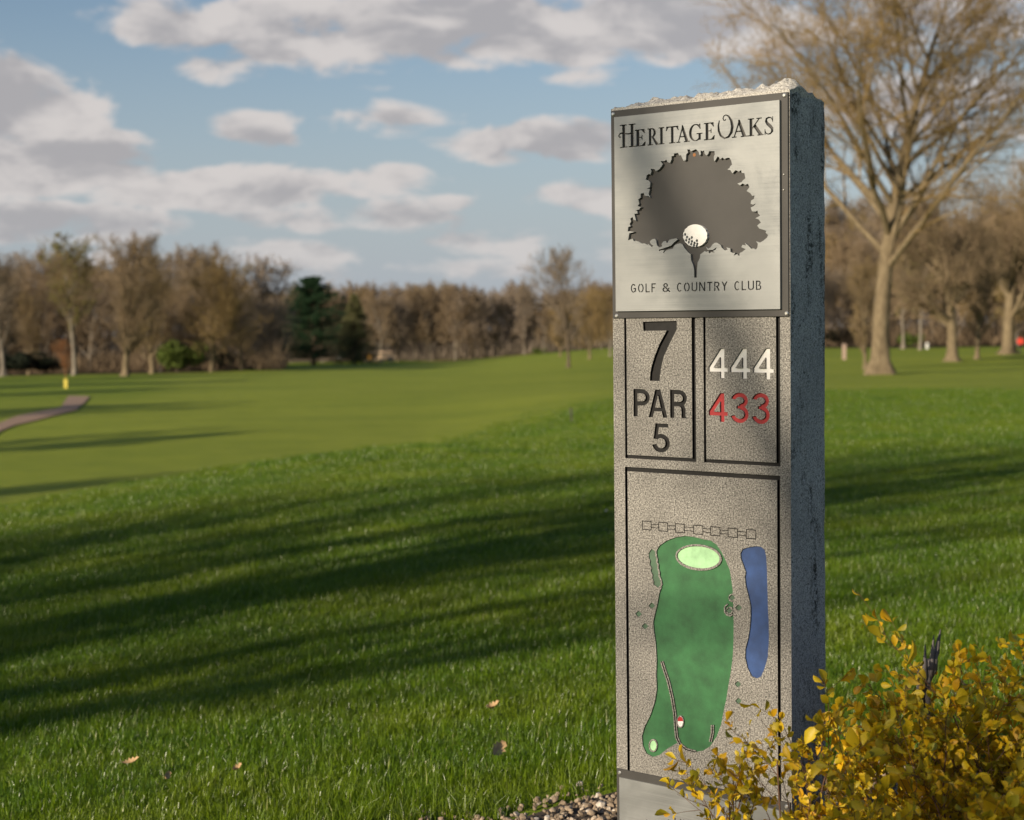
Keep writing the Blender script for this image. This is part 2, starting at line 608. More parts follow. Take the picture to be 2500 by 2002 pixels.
def build_ground():
    r = np.concatenate([np.linspace(0.4, 8, 40), np.geomspace(8.2, 60, 90), np.geomspace(61.5, 500, 90), np.geomspace(520, 4500, 20)])
    a_f = np.linspace(-.55, .55, 150)
    a_b = np.linspace(.55, 2 * math.pi - .55, 120)[1:-1]
    a = np.concatenate([a_f, a_b])
    A, Rr = np.meshgrid(a, r)
    X, Y = Rr * np.sin(A), Rr * np.cos(A)
    Z = hgt(X, Y)
    V = np.stack([X, Y, Z], -1).reshape(-1, 3)
    V = np.concatenate([V, [[0, 0, float(hgt(0, 0))]]])
    n, m = len(r), len(a)
    i, j = np.meshgrid(np.arange(n - 1), np.arange(m), indexing='ij')
    j2 = (j + 1) % m
    q = np.stack([i * m + j, i * m + j2, (i + 1) * m + j2, (i + 1) * m + j], -1).reshape(-1, 4)[:, ::-1]
    c = len(V) - 1
    tri = np.stack([np.full(m, c), (np.arange(m) + 1) % m, np.arange(m)], 1)
    x, y = V[:, 0], V[:, 1]
    d = np.hypot(x, y)
    th = np.arctan2(x, y)
    # mown fairway: beyond the bank, from the left across to the far green
    edge = np.interp(th, [-.5, -.30, -.16, -.06, .0, .06, .15], [18, 19, 23, 29, 36, 42, 44])
    fair = sstep(-.1, .45, np.log(np.maximum(d, 1) / edge))
    fair = fair * (1 - .45 * sstep(.02, .08, th))
    fair = fair * (1 - .75 * sstep(-.18, -.23, th) * sstep(60, 85, d))
    fair = fair * (1 - sstep(230, 260, d))
    right = .35 * sstep(.10, .18, th) * sstep(45, 70, d) * sstep(180, 130, d)
    wood = sstep(304, 320, d) * (th < .1) + sstep(186, 196, d) * (th >= .1)
    wood = np.maximum(wood, sstep(180, 190, d) * (th < -.165))
    wood = np.where(np.abs(th) > .5, 0, wood)
    straw = sstep(284, 289, d) * sstep(304, 300, d) * sstep(-.052, -.044, th) * sstep(.016, .008, th)
    tint = np.stack([np.clip(fair + right, 0, 1), np.clip(wood, 0, 1), straw], 1)
    me = mesh_np('ground', V, [q, tri], ['ground'], smooth=True, tint=tint, tint_name='mown')
    struct(link('ground', me))


build_ground()


def build_path():
    s = 2.695
    lo = [(-60, 1545), (0, 1500), (100, 1455), (250, 1422), (400, 1385), (510, 1352), (555, 1310), (590, 1266)]
    hi = [(-60, 1470), (0, 1440), (120, 1395), (250, 1366), (350, 1350), (405, 1335), (425, 1298), (450, 1262)]
    V, F = [], []
    n = 5
    pts = []
    for a, b in zip(lo, hi):
        pa = ground_at(a[0] / s, 500 + a[1] / s)
        pb = ground_at(b[0] / s, 500 + b[1] / s)
        pts.append((pa, pb))
    fine = []
    for k in range(len(pts) - 1):
        for t in np.linspace(0, 1, 6)[:-1]:
            fine.append((pts[k][0].lerp(pts[k + 1][0], t), pts[k][1].lerp(pts[k + 1][1], t)))
    fine.append(pts[-1])
    for pa, pb in fine:
        for t in np.linspace(0, 1, n):
            p = pa.lerp(pb, t)
            V.append((p.x, p.y, float(hgt(p.x, p.y)) + .035))
    V = np.array(V)
    q = [(i * n + j, i * n + j + 1, (i + 1) * n + j + 1, (i + 1) * n + j) for i in range(len(fine) - 1) for j in range(n - 1)]
    struct(link('cart_path', mesh_np('cart_path', V, [np.array(q)], ['path'], smooth=True)))


build_path()

# ------------------------------------------------------------------ the granite sign
YAW, PX0, PZ0, SW, SD = 0.7044, 0.51654, 3.17431, 0.41, 0.124
TOPV = 0.4085                                             # top edge of the front face above the eye
cY, sY = math.cos(YAW), math.sin(YAW)
SIGN_O = Vector((PX0 - SW * cY, PZ0 + SW * sY, 0))        # left front edge on the ground
AX_U, AX_N = Vector((cY, -sY, 0)), Vector((-sY, -cY, 0))


def uv(px, py):
    """photo pixel -> (u, z) on the front face of the sign"""
    d = pix_dir(px, py)
    o = Vector((0, 0, EYE))
    t = (SIGN_O - o).dot(AX_N) / d.dot(AX_N)
    p = o + d * t
    return ((p - SIGN_O).dot(AX_U), p.z)


def crop(x0, y0, s):
    return lambda x, y: uv(x0 + x / s, y0 + y / s)


C1 = crop(1460, 180, 2.785)
C2 = crop(1460, 740, 3.4533)
C3 = crop(1460, 1220, 3.4533)
C4 = crop(1460, 1500, 2.0731)
C7 = crop(1480, 280, 4.687)
C8 = crop(1520, 350, 4.668)
CB = crop(1480, 1840, 4.4917)

sign = empty('golf_hole_sign', SIGN_O, -YAW)
tag(sign, 'tall grey granite golf hole sign with engraved numbers, painted hole map and metal plaque', 'sign')
# local axes of the sign: x = along the face, y = into the stone, z = up


def rect(x0, y0, x1, y1):
    return [(x0, y0), (x1, y0), (x1, y1), (x0, y1)]


def arc(cx, cy, rx, ry, a0, a1, w, n=22):
    a = [R(a0 + (a1 - a0) * i / n) for i in range(n + 1)]
    ww = [w(math.degrees(t)) if callable(w) else w for t in a]
    o = [(cx + (rx + k / 2) * math.cos(t), cy + (ry + k / 2) * math.sin(t)) for t, k in zip(a, ww)]
    i_ = [(cx + (rx - k / 2) * math.cos(t), cy + (ry - k / 2) * math.sin(t)) for t, k in zip(a, ww)]
    return o + i_[::-1]


def vstroke(pts):
    P = [Vector((p[0], p[1])) for p in pts]
    o, i_ = [], []
    for k, p in enumerate(P):
        d = (P[min(k + 1, len(P) - 1)] - P[max(k - 1, 0)]).normalized()
        nn = Vector((-d.y, d.x)) * (pts[k][2] / 2)
        o.append(tuple(p + nn))
        i_.append(tuple(p - nn))
    return o + i_[::-1]


def line(x0, y0, x1, y1, w):
    return vstroke([(x0, y0, w), (x1, y1, w)])


def ellipse(cx, cy, rx, ry, n=40, rot=0.):
    c, s = math.cos(rot), math.sin(rot)
    return [(cx + rx * math.cos(t) * c - ry * math.sin(t) * s, cy + rx * math.cos(t) * s + ry * math.sin(t) * c)
            for t in [2 * math.pi * k / n for k in range(n)]]


s_ = .155
SANS = {   # bold grotesque: height 1
    'P': (.62, [rect(0, 0, s_, 1), rect(s_ - .01, 1 - s_, .33, 1), rect(s_ - .01, .40, .33, .40 + s_), arc(.32, .70, .30 - s_ / 2, .30 - s_ / 2, -92, 92, s_)]),
    'A': (.72, [[(0, 0), (.165, 0), (.36, .80), (.555, 0), (.72, 0), (.46, 1), (.26, 1)], rect(.16, .22, .56, .35)]),
    'R': (.66, [rect(0, 0, s_, 1), rect(s_ - .01, 1 - s_, .35, 1), rect(s_ - .01, .42, .37, .42 + s_), arc(.34, .71, .30 - s_ / 2, .29 - s_ / 2, -92, 92, s_),
                arc(.34, .26, .17, .235, 0, 90, s_), rect(.433, .05, .588, .27), [(.433, .06), (.588, .06), (.66, 0), (.46, 0)]]),
    '5': (.60, [rect(.12, .87, .55, 1), line(.185, .97, .115, .46, .13), arc(.30, .32, .225, .25, 142, -168, .145)]),
    '4': (.66, [rect(.395, 0, .55, 1), rect(0, .215, .66, .35), [(0, .24), (.13, .28), (.47, .82), (.47, 1), (.40, 1), (0, .37)]]),
    '3': (.60, [arc(.29, .745, .205, .185, 168, -92, .145), arc(.29, .29, .225, .225, 92, -168, .145), rect(.2, .475, .32, .575)]),
}
t_ = .125
THIN = {   # light condensed lettering with stencil gaps
    'G': (.60, [arc(.29, .5, .23, .44, 38, 318, t_), rect(.30, .40, .58, .40 + t_), rect(.455, .12, .58, .45)]),
    'O': (.64, [arc(.32, .5, .255, .44, 98, 262, t_), arc(.32, .5, .255, .44, -82, 82, t_)]),
    'L': (.46, [rect(0, 0, t_, 1), rect(0, 0, .46, t_)]),
    'F': (.48, [rect(0, 0, t_, 1), rect(0, 1 - t_, .48, 1), rect(0, .45, .40, .45 + t_)]),
    'C': (.56, [arc(.30, .5, .235, .44, 48, 312, t_)]),
    'U': (.62, [rect(0, .28, t_, 1), rect(.62 - t_, .28, .62, 1), arc(.31, .30, .2475, .24, 180, 360, t_)]),
    'N': (.66, [rect(0, 0, t_, 1), rect(.66 - t_, 0, .66, 1), [(0, 1), (.14, 1), (.66, 0), (.52, 0)]]),
    'T': (.56, [rect(.22, 0, .22 + t_, 1), rect(0, 1 - t_, .56, 1)]),
    'R': (.58, [rect(0, 0, t_, .38), rect(0, .46, t_, 1), rect(.05, 1 - t_, .3, 1), rect(.16, .44, .32, .55), arc(.30, .725, .19, .215, -80, 90, t_), line(.30, .46, .52, 0, .14)]),
    'Y': (.62, [[(0, 1), (.14, 1), (.37, .5), (.25, .42)], [(.48, 1), (.62, 1), (.37, .42), (.25, .5)], rect(.25, 0, .25 + t_, .5)]),
    'B': (.56, [rect(0, 0, t_, 1), rect(.05, 1 - t_, .26, 1), rect(.05, 0, .30, t_), arc(.26, .745, .17, .19, -70, 90, t_), arc(.29, .27, .20, .21, -90, 75, t_), rect(.20, .45, .30, .55)]),
    '&': (.70, [arc(.28, .75, .15, .19, -60, 240, .11), arc(.26, .27, .2, .215, 110, 330, .12), line(.2, .62, .66, 0, .13), line(.42, .16, .60, .46, .11)]),
    'i': (.16, [rect(.02, 0, .14, .68), rect(.02, .82, .14, 1)]),
    'n': (.5, [rect(0, 0, .13, .7), arc(.25, .42, .185, .22, 0, 180, .13), rect(.37, 0, .5, .44)]),
    'u': (.5, [rect(.37, 0, .5, .7), arc(.25, .28, .185, .22, 180, 360, .13), rect(0, .26, .13, .7)]),
    'a': (.5, [rect(.37, 0, .5, .5), arc(.25, .45, .185, .2, 0, 150, .13), arc(.22, .2, .16, .15, 0, 360, .12)]),
    't': (.36, [rect(.12, .1, .25, .95), rect(0, .58, .36, .7), rect(.12, 0, .36, .12)]),
    'v': (.5, [[(0, .7), (.13, .7), (.31, 0), (.19, 0)], [(.5, .7), (.37, .7), (.19, 0), (.31, 0)]]),
}


def gw(a):
    return .055 + .115 * abs(math.cos(R(a))) ** 1.3


SERIF = {
    'E': (.64, [rect(.10, 0, .27, 1), rect(0, 0, .58, .06), rect(0, .94, .55, 1), rect(.2, .49, .42, .55), rect(.40, .39, .45, .65),
                [(.40, .94), (.56, .74), (.60, .74), (.57, 1), (.4, 1)], [(.42, .06), (.60, .26), (.64, .26), (.61, 0), (.4, 0)]]),
    'R': (.74, [rect(.10, 0, .27, 1), rect(0, 0, .38, .06), rect(0, .94, .32, 1), rect(.2, .46, .32, .52), arc(.30, .73, .21, .24, -92, 92, gw),
                [(.28, .50), (.42, .50), (.76, .06), (.80, 0), (.58, 0)]]),
    'I': (.37, [rect(.10, 0, .27, 1), rect(0, 0, .37, .06), rect(0, .94, .37, 1)]),
    'T': (.80, [rect(.315, 0, .485, 1), rect(.19, 0, .61, .06), rect(0, .93, .80, 1), [(-.02, .74), (.03, .74), (.16, .95), (.02, 1)], [(.82, .74), (.78, 1), (.64, .95), (.77, .74)]]),
    'A': (.88, [[(.09, 0), (.16, 0), (.45, .84), (.41, 1)], [(.36, 1), (.45, 1), (.82, 0), (.61, 0), (.36, .80)], rect(.2, .30, .62, .37), rect(0, 0, .27, .06), rect(.50, 0, .90, .06)]),
    'G': (.86, [arc(.42, .5, .34, .465, 48, 322, gw), rect(.60, .06, .75, .42), rect(.48, .40, .86, .46), [(.66, 1), (.72, 1), (.74, .68), (.69, .68), (.60, .86)]]),
    'K': (.88, [rect(.10, 0, .27, 1), rect(0, 0, .37, .06), rect(0, .94, .37, 1), line(.25, .42, .68, .97, .07), rect(.50, .94, .82, 1), [(.34, .50), (.46, .64), (.88, .03), (.65, .03)], rect(.56, 0, .92, .06)]),
    'S': (.62, [vstroke([(.53, .78, .05), (.44, .93, .06), (.29, .965, .08), (.15, .90, .12), (.12, .76, .15), (.22, .61, .18), (.38, .47, .19), (.50, .33, .17), (.50, .17, .14), (.40, .06, .09), (.26, .03, .07), (.12, .09, .06), (.05, .24, .05)]),
                rect(.51, .70, .56, 1), rect(.03, 0, .08, .32)]),
    'H': (.76, [rect(.16, 0, .29, 1), rect(.54, 0, .67, 1), rect(.06, 0, .39, .045), rect(.06, .955, .36, 1), rect(.45, 0, .76, .045), rect(.45, .955, .76, 1),
                vstroke([(.56, .60, .06), (.45, .575, .06), (.3, .60, .065), (.15, .64, .07), (.05, .615, .06), (.0, .53, .06), (.04, .46, .05), (.09, .48, .06)])]),
}


def place(glyph, u0, u1, z0, z1):
    w, polys = glyph
    return [[(u0 + (u1 - u0) * x / w, z0 + (z1 - z0) * y) for x, y in p] for p in polys]


def word(font, txt, u0, u1, z0, z1, gap=.14):
    ws = [font[c][0] for c in txt]
    tot = sum(ws) + gap * (len(txt) - 1)
    k = (u1 - u0) / tot
    out, x = [], u0
    for c, w in zip(txt, ws):
        out.append(place(font[c], x, x + w * k, z0, z1))
        x += (w + gap) * k
    return out


def inside(poly, pts):
    """non-zero winding test"""
    P = np.asarray(poly)
    Q = np.roll(P, -1, 0)
    x, y = pts[:, 0][:, None], pts[:, 1][:, None]
    up = (P[:, 1] <= y) & (Q[:, 1] > y)
    dn = (P[:, 1] > y) & (Q[:, 1] <= y)
    cr = (Q[:, 0] - P[:, 0]) * (y - P[:, 1]) - (x - P[:, 0]) * (Q[:, 1] - P[:, 1])
    return ((up & (cr > 0)).sum(1) - (dn & (cr < 0)).sum(1)) != 0


def planar(outer, regions):
    """triangulate the outer rectangle with every region's outline as an edge.
    regions: list of lists of polygons, later ones win. returns verts, tris, region index per tri (-1 = plain, -2 = outside)"""
    vs, es = [], []
    for p in [outer] + [q for r in regions for q in r]:
        n = len(vs)
        vs += [Vector((round(a, 6), round(b, 6))) for a, b in p]
        es += [(n + i, n + (i + 1) % len(p)) for i in range(len(p))]
    V, _, T, *_ = delaunay_2d_cdt(vs, es, [], 0, 1e-6)
    V = np.array([(v.x, v.y) for v in V])
    T = np.array(T)
    a, b, c = V[T[:, 0]], V[T[:, 1]], V[T[:, 2]]
    ar = (b[:, 0] - a[:, 0]) * (c[:, 1] - a[:, 1]) - (c[:, 0] - a[:, 0]) * (b[:, 1] - a[:, 1])
    T[ar < 0] = T[ar < 0][:, ::-1]
    T = T[np.abs(ar) > 1e-12]
    cen = V[T].mean(1)
    reg = np.where(inside(outer, cen), -1, -2)
    for i, r in enumerate(regions):
        for q in r:
            reg[inside(q, cen)] = i
    return V, T, reg


def relief(V, T, lev, mat_i, wall_i, keep, base=None):
    """front faces at y = -level (out of the stone is -y); walls where the level changes"""
    verts, faces, mi = [], [], []
    idx = {}

    def vid(i, l):
        k = (int(i), round(float(l), 6))
        if k not in idx:
            idx[k] = len(verts)
            verts.append((V[i, 0], -float(l), V[i, 1]))
        return idx[k]
    edge = {}
    for t, tri in enumerate(T):
        for k in range(3):
            a, b = int(tri[k]), int(tri[(k + 1) % 3])
            edge.setdefault((min(a, b), max(a, b)), []).append((t, a, b))
        if keep[t]:
            faces.append(tuple(vid(i, lev[t]) for i in tri))
            mi.append(mat_i[t])
    for es in edge.values():
        for (t, a, b) in es:
            other = [e for e in es if e[0] != t]
            o = other[0][0] if other else None
            lt = lev[t] if keep[t] else None
            lo = None
            if o is not None and (keep[o] or base is None):
                lo = lev[o] if keep[o] else None
            if lt is None:
                continue
            if lo is None:
                if base is None:
                    continue
                lo = base
            if lt > lo + 1e-7:
                faces.append((vid(a, lt), vid(a, lo), vid(b, lo), vid(b, lt)))
                mi.append(wall_i[o] if (o is not None and keep[o]) else wall_i[t])
    return verts, faces, mi


def relief_obj(name, data, mats, parent):
    verts, faces, mi = data
    me = bpy.data.meshes.new(name)
    me.from_pydata(verts, [], faces)
    for m in mats:
        me.materials.append(MATS[m])
    me.polygons.foreach_set('material_index', mi)
    me.update()
    return link(name, me, parent)


# ---- plaque with the cut-out oak
P_TL, P_BR = uv(1493.2, 272.0), uv(1927.9, 773.0)
pu0, pu1 = .0024, .4085
pz0, pz1 = EYE - .0066, EYE + .4047
su0, su1, sz0, sz1 = .0154, .3945, EYE + .0072, EYE + .3907
T_BACK, T_PANEL = .004, .0065                              # backing plate, then the raised metal panel


def bevel_box(name, m, parent, u0, u1, z0, z1, y0, y1, e=.0006):
    vs = [(u0, y0, z0), (u1, y0, z0), (u1, y0, z1), (u0, y0, z1),
          (u0, y1 + e, z0), (u1, y1 + e, z0), (u1, y1 + e, z1), (u0, y1 + e, z1),
          (u0 + e, y1, z0 + e), (u1 - e, y1, z0 + e), (u1 - e, y1, z1 - e), (u0 + e, y1, z1 - e)]
    fs = [(3, 2, 1, 0)] + [(i, (i + 1) % 4, 4 + (i + 1) % 4, 4 + i) for i in range(4)] + \
         [(4 + i, 4 + (i + 1) % 4, 8 + (i + 1) % 4, 8 + i) for i in range(4)] + [(8, 9, 10, 11)]
    b = MB()
    b.add(vs, fs)
    return b.build(name, m, parent)


plaque = bevel_box('plaque', 'black_plate', sign, pu0, pu1, pz0, pz1, -.0005, -T_BACK)
plaque['label'] = 'dark square plaque with a raised metal panel'

oak = [(852, 1530), (850, 1440), (840, 1390), (815, 1330), (810, 1265), (775, 1235), (745, 1200), (715, 1150), (690, 1140), (650, 1150), (620, 1170),
       (610, 1200), (560, 1210), (525, 1225), (505, 1252), (498, 1243), (513, 1217), (480, 1218), (455, 1228), (445, 1215), (475, 1205), (540, 1185),
       (590, 1165), (620, 1130), (662, 1100), (650, 1084), (610, 1090), (570, 1100), (552, 1125), (540, 1142), (530, 1112), (500, 1120), (478, 1150),
       (488, 1175), (455, 1188), (430, 1168), (422, 1140), (418, 1108), (400, 1088), (375, 1094), (345, 1118), (358, 1150), (385, 1165), (372, 1185),
       (350, 1165), (330, 1150), (318, 1158), (290, 1142), (255, 1142), (220, 1122), (190, 1112), (165, 1118), (150, 1088), (130, 1095), (98, 1107),
       (106, 1060), (112, 1026), (150, 1018), (168, 1012), (120, 1003), (94, 1004), (100, 955), (128, 946), (115, 922), (132, 890), (124, 860), (150, 840),
       (158, 870), (188, 882), (170, 806), (208, 802), (202, 772), (180, 764), (226, 756), (236, 735), (252, 733), (206, 716), (226, 690), (214, 640),
       (242, 620), (240, 575), (278, 570), (288, 600), (330, 604), (352, 622), (332, 580), (346, 522), (308, 520), (346, 505), (352, 450), (330, 425),
       (300, 416), (310, 370), (336, 348), (352, 362), (366, 320), (354, 294), (402, 298), (415, 322), (450, 300), (482, 262), (492, 240), (468, 205),
       (510, 206), (535, 188), (545, 215), (575, 226), (592, 190), (594, 150), (620, 146), (620, 120), (666, 114), (682, 142), (700, 138), (714, 170),
       (730, 202), (756, 196), (760, 130), (782, 105), (770, 74), (802, 74), (812, 96), (870, 70), (886, 84), (906, 110), (910, 142), (926, 130),
       (924, 84), (946, 95), (962, 84), (972, 125), (990, 142), (1010, 126), (1020, 92), (1082, 94), (1086, 130), (1074, 160), (1080, 212), (1096, 190),
       (1116, 154), (1132, 160), (1146, 186), (1176, 164), (1192, 182), (1230, 168), (1252, 168), (1272, 200), (1282, 246), (1260, 266), (1254, 286),
       (1228, 300), (1266, 312), (1286, 346), (1322, 308), (1360, 326), (1386, 308), (1392, 340), (1422, 344), (1434, 402), (1406, 424), (1390, 446),
       (1342, 460), (1372, 482), (1402, 460), (1430, 476), (1462, 464), (1482, 500), (1448, 546), (1490, 570), (1512, 602), (1538, 598), (1532, 636),
       (1500, 654), (1494, 690), (1520, 702), (1554, 688), (1530, 716), (1494, 736), (1510, 776), (1546, 782), (1572, 768), (1576, 796), (1602, 826),
       (1548, 856), (1586, 870), (1612, 906), (1590, 920), (1568, 940), (1592, 972), (1640, 988), (1672, 1000), (1664, 1020), (1692, 1046), (1680, 1076),
       (1640, 1110), (1602, 1132), (1556, 1118), (1576, 1146), (1570, 1190), (1554, 1212), (1530, 1198), (1500, 1202), (1480, 1180), (1465, 1165),
       (1428, 1134), (1442, 1166), (1400, 1158), (1388, 1186), (1438, 1206), (1396, 1240), (1372, 1248), (1364, 1288), (1340, 1262), (1302, 1282),
       (1316, 1248), (1290, 1252), (1264, 1236), (1262, 1200), (1218, 1184), (1232, 1214), (1200, 1222), (1165, 1192), (1152, 1160), (1110, 1134),
       (1085, 1134), (1060, 1154), (1035, 1190), (1010, 1202), (984, 1178), (1000, 1212), (1060, 1216), (1108, 1184), (1096, 1212), (1065, 1226),
       (1086, 1246), (1045, 1240), (1020, 1257), (1014, 1230), (985, 1237), (972, 1226), (945, 1250), (920, 1266), (915, 1310), (890, 1360),
       (882, 1440), (880, 1530)]
oak_uv = [C8(*p) for p in oak]
ball = [C8(862 + (134 + (4 if k % 3 else -2)) * math.cos(2 * math.pi * k / 48), 1053 + 128 * math.sin(2 * math.pi * k / 48)) for k in range(48)]
dim = [ellipse(*C8(x, y), .0026, .0030, 10) for x, y in
       [(748, 1040), (770, 1070), (797, 1095), (824, 1075), (826, 1118), (855, 1137), (882, 1110), (886, 1148), (760, 1105), (790, 1128), (818, 1150), (848, 1165), (880, 1172)]]

regions = [[oak_uv]]
names = ['oak']
# headline in serif capitals
base = lambda x: C7(x, 380 + (x - 200) * (235 - 380) / 1750.)[1]
zb = sum(base(x) for x in (250, 700, 1200, 1800)) / 4
zs = C7(420, 175)[1] + .0004
zl = C7(285, 113)[1]
for ch, x0, x1, z1 in [('H', 180, 372, zl), ('E', 362, 488, zs), ('R', 508, 628, zs), ('I', 635, 702, zs), ('T', 722, 862, zs), ('A', 838, 990, zs), ('G', 984, 1138, zs),
                       ('E', 1153, 1278, zs), ('A', 1472, 1652, zs), ('K', 1656, 1828, zs), ('S', 1842, 1956, zs)]:
    regions.append(place(SERIF[ch], C7(x0, 250)[0], C7(x1, 250)[0], zb, z1))
big_o = [(1330, 72, 12), (1319, 130, 19), (1323, 190, 25), (1346, 245, 26), (1390, 275, 20), (1435, 258, 24), (1468, 205, 31), (1479, 140, 34), (1466, 72, 30),
         (1437, 24, 20), (1405, 8, 13), (1381, 22, 13), (1372, 48, 14), (1383, 72, 13), (1400, 68, 15), (1398, 54, 9)]
regions.append([[C7(*p) for p in vstroke(big_o)]])
# line below
zt0, zt1 = C8(160, 1702)[1], C8(160, 1602)[1]
for txt, x0, x1 in [('GOLF', 130, 414), ('&', 490, 580), ('COUNTRY', 655, 1230), ('CLUB', 1308, 1616)]:
    for g in word(THIN, txt, C8(x0, 1640)[0], C8(x1, 1640)[0], zt0, zt1, .20):
        regions.append(g)
n_cut = len(regions)
V2, T2, reg = planar(rect(su0, sz0, su1, sz1), regions)
keep = reg == -1
lev = np.full(len(T2), T_BACK + T_PANEL)
panel = relief_obj('metal_panel', relief(V2, T2, lev, [0] * len(T2), [0] * len(T2), keep, base=T_BACK - .0002), ['brushed_metal'], plaque)
panel['label'] = 'brushed metal panel with an oak tree and lettering cut out of it'
Vb, Tb, rb = planar(ball, [dim])
kb = rb == -1
gb = relief_obj('golf_ball_emblem', relief(Vb, Tb, np.full(len(Tb), T_BACK + T_PANEL), [0] * len(Tb), [0] * len(Tb), kb, base=T_BACK - .0002), ['white_paint'], plaque)
gb['label'] = 'white golf ball emblem sitting on the oak trunk'


def screw(u, z, r=.0042):
    b = MB()
    n = 12
    ring = lambda rr, y: [(u + rr * math.cos(2 * math.pi * k / n), y, z + rr * math.sin(2 * math.pi * k / n)) for k in range(n)]
    vs = ring(r, -T_BACK + .0002) + ring(r, -T_BACK - .0010) + ring(r * .6, -T_BACK - .0022)
    fs = [(i * n + k, i * n + (k + 1) % n, (i + 1) * n + (k + 1) % n, (i + 1) * n + k) for i in range(2) for k in range(n)] + [tuple(2 * n + k for k in range(n))]
    b.add(vs, fs)
    b.build('screw', 'screw_metal', plaque)


for px, py in [(1500, 279), (1918, 233), (1508.5, 771), (1923, 765)]:
    screw(*uv(px, py))
for px, py in [(1917.5, 426), (1917, 463.5)]:
    screw(*uv(px, py), r=.0018)
b_ = MB()
b_.add([(x, -T_BACK - .0006, z) for x, z in ellipse(*C8(833, 133), .0035, .0035, 12)], [tuple(range(12))])
b_.build('rust_spot', 'twig_red', plaque)

# ---- the carved face of the stone
zb0 = -.12
ztop = EYE + TOPV
face = rect(0, zb0, SW, ztop)
REG, INFO = [], []                                         # INFO: (level, floor material, wall material, part name, part label)


def carve(polys, depth, m, part=None, label=None, raise_=.0012):
    REG.append(polys)
    INFO.append((-depth, m, part, label, raise_))


def box_lines(u0, u1, z0, z1, wl, wr, wb, wt, top=True):
    p = [rect(u0, z0, u0 + wl, z1), rect(u1 - wr, z0, u1, z1), rect(u0, z0, u1, z0 + wb)]
    if top:
        p.append(rect(u0, z1 - wt, u1, z1))
    return p


lx0, lx1 = uv(1523.8, 790)[0], uv(1698.3, 900)[0]
rx0, rx1 = uv(1717.5, 900)[0], uv(1905, 1000)[0]
bz = uv(1526.8, 1118.3)[1]
carve(box_lines(lx0, lx1, bz, pz0 + .01, .0052, .0088, .0068, 0, False), .007, 'black_paint')
carve(box_lines(rx0, rx1, bz, pz0 + .01, .0052, .0088, .0068, 0, False), .007, 'black_paint')
mz1 = uv(1526.8, 1139.6)[1]
mz0 = uv(1507.2, 1874.5)[1] - .02
mx0, mx1 = uv(1527, 1300)[0], uv(1905, 1300)[0]
carve(box_lines(mx0, mx1, mz0, mz1, .0062, .0066, .001, .0085), .007, 'black_paint')

seven = [(378, 157), (664, 150), (664, 222), (630, 290), (590, 370), (555, 450), (535, 530), (524, 600), (520, 657), (436, 655), (440, 590), (455, 520), (480, 440),
         (515, 350), (550, 285), (578, 232), (383, 234)]
carve([[C2(*p) for p in seven]], .007, 'black_paint', 'engraved_numeral')


def put_char(ch, x0, x1, y0, y1, m, name):
    xm, ym = (x0 + x1) / 2, (y0 + y1) / 2
    carve(place(SANS[ch], C2(x0, ym)[0], C2(x1, ym)[0], C2(xm, y1)[1], C2(xm, y0)[1]), .0055, m, name)


for ch, x0, x1, y0, y1 in [('P', 300, 436, 725, 957), ('A', 426, 585, 729, 964), ('R', 608, 754, 733, 970)]:
    put_char(ch, x0, x1, y0, y1, 'black_paint', 'engraved_letter')
put_char('5', 455, 606, 1016, 1258, 'black_paint', 'engraved_numeral')
for x0, x1, y1 in [(930, 1092, 632), (1113, 1282, 637), (1306, 1480, 643)]:
    put_char('4', x0, x1, 382, y1, 'white_paint', 'engraved_numeral')
for ch, x0, x1, y0, y1 in [('4', 932, 1092, 758, 1000), ('3', 1116, 1272, 756, 1010), ('3', 1294, 1450, 758, 1018)]:
    put_char(ch, x0, x1, y0, y1, 'red_paint', 'engraved_numeral')

# chain of squares
sq = [(372, 188, 450, 250), (510, 200, 588, 262), (652, 211, 730, 272), (806, 222, 884, 284), (948, 234, 1030, 298), (1096, 245, 1176, 310), (1250, 258, 1330, 320)]
half_u, half_z, lw = .0115, .0092, .0017
zc = None
cen = [C3((a + c) / 2, (b + d) / 2) for a, b, c, d in sq]
zc = sum(c[1] for c in cen) / len(cen)
chain = []
for i, (u, z) in enumerate(cen):
    chain += box_lines(u - half_u, u + half_u, zc - half_z, zc + half_z, lw, lw, lw, lw)
    if i:
        up = cen[i - 1][0]
        for dz in (-.0034, .0034):
            chain.append(rect(up + half_u, zc + dz - .0007, u - half_u, zc + dz + .0007))
carve(chain, .003, 'black_paint')

fair = [C3(*p) for p in [(497, 420), (520, 385), (580, 345), (650, 318), (730, 305), (800, 312), (880, 332), (950, 345), (1000, 380), (1040, 440), (1075, 510), (1110, 590),
                         (1125, 680), (1135, 760), (1140, 900), (1143, 1040), (1142, 1200), (1135, 1330), (1120, 1450), (1100, 1560), (1080, 1690)]] + \
       [C4(*p) for p in [(640, 470), (622, 560), (600, 620), (565, 670), (530, 690), (490, 697), (450, 690), (420, 668), (397, 652), (350, 680), (310, 712), (275, 722),
                         (244, 704), (226, 664), (222, 615), (235, 570), (265, 510), (288, 440), (298, 375)]] + \
       [C3(*p) for p in [(490, 1480), (495, 1350), (485, 1200), (470, 1100), (465, 1030), (480, 960), (500, 880), (515, 790), (535, 740), (525, 690), (510, 600), (500, 500), (492, 440)]]
carve([fair], .0045, 'fairway_paint', 'fairway_inlay', 'long dark green inlay of the fairway')


def ring_at(C, cx, cy, rx, ry, rot=0., n=40):
    return [C(*p) for p in ellipse(cx, cy, rx, ry, n, rot)]


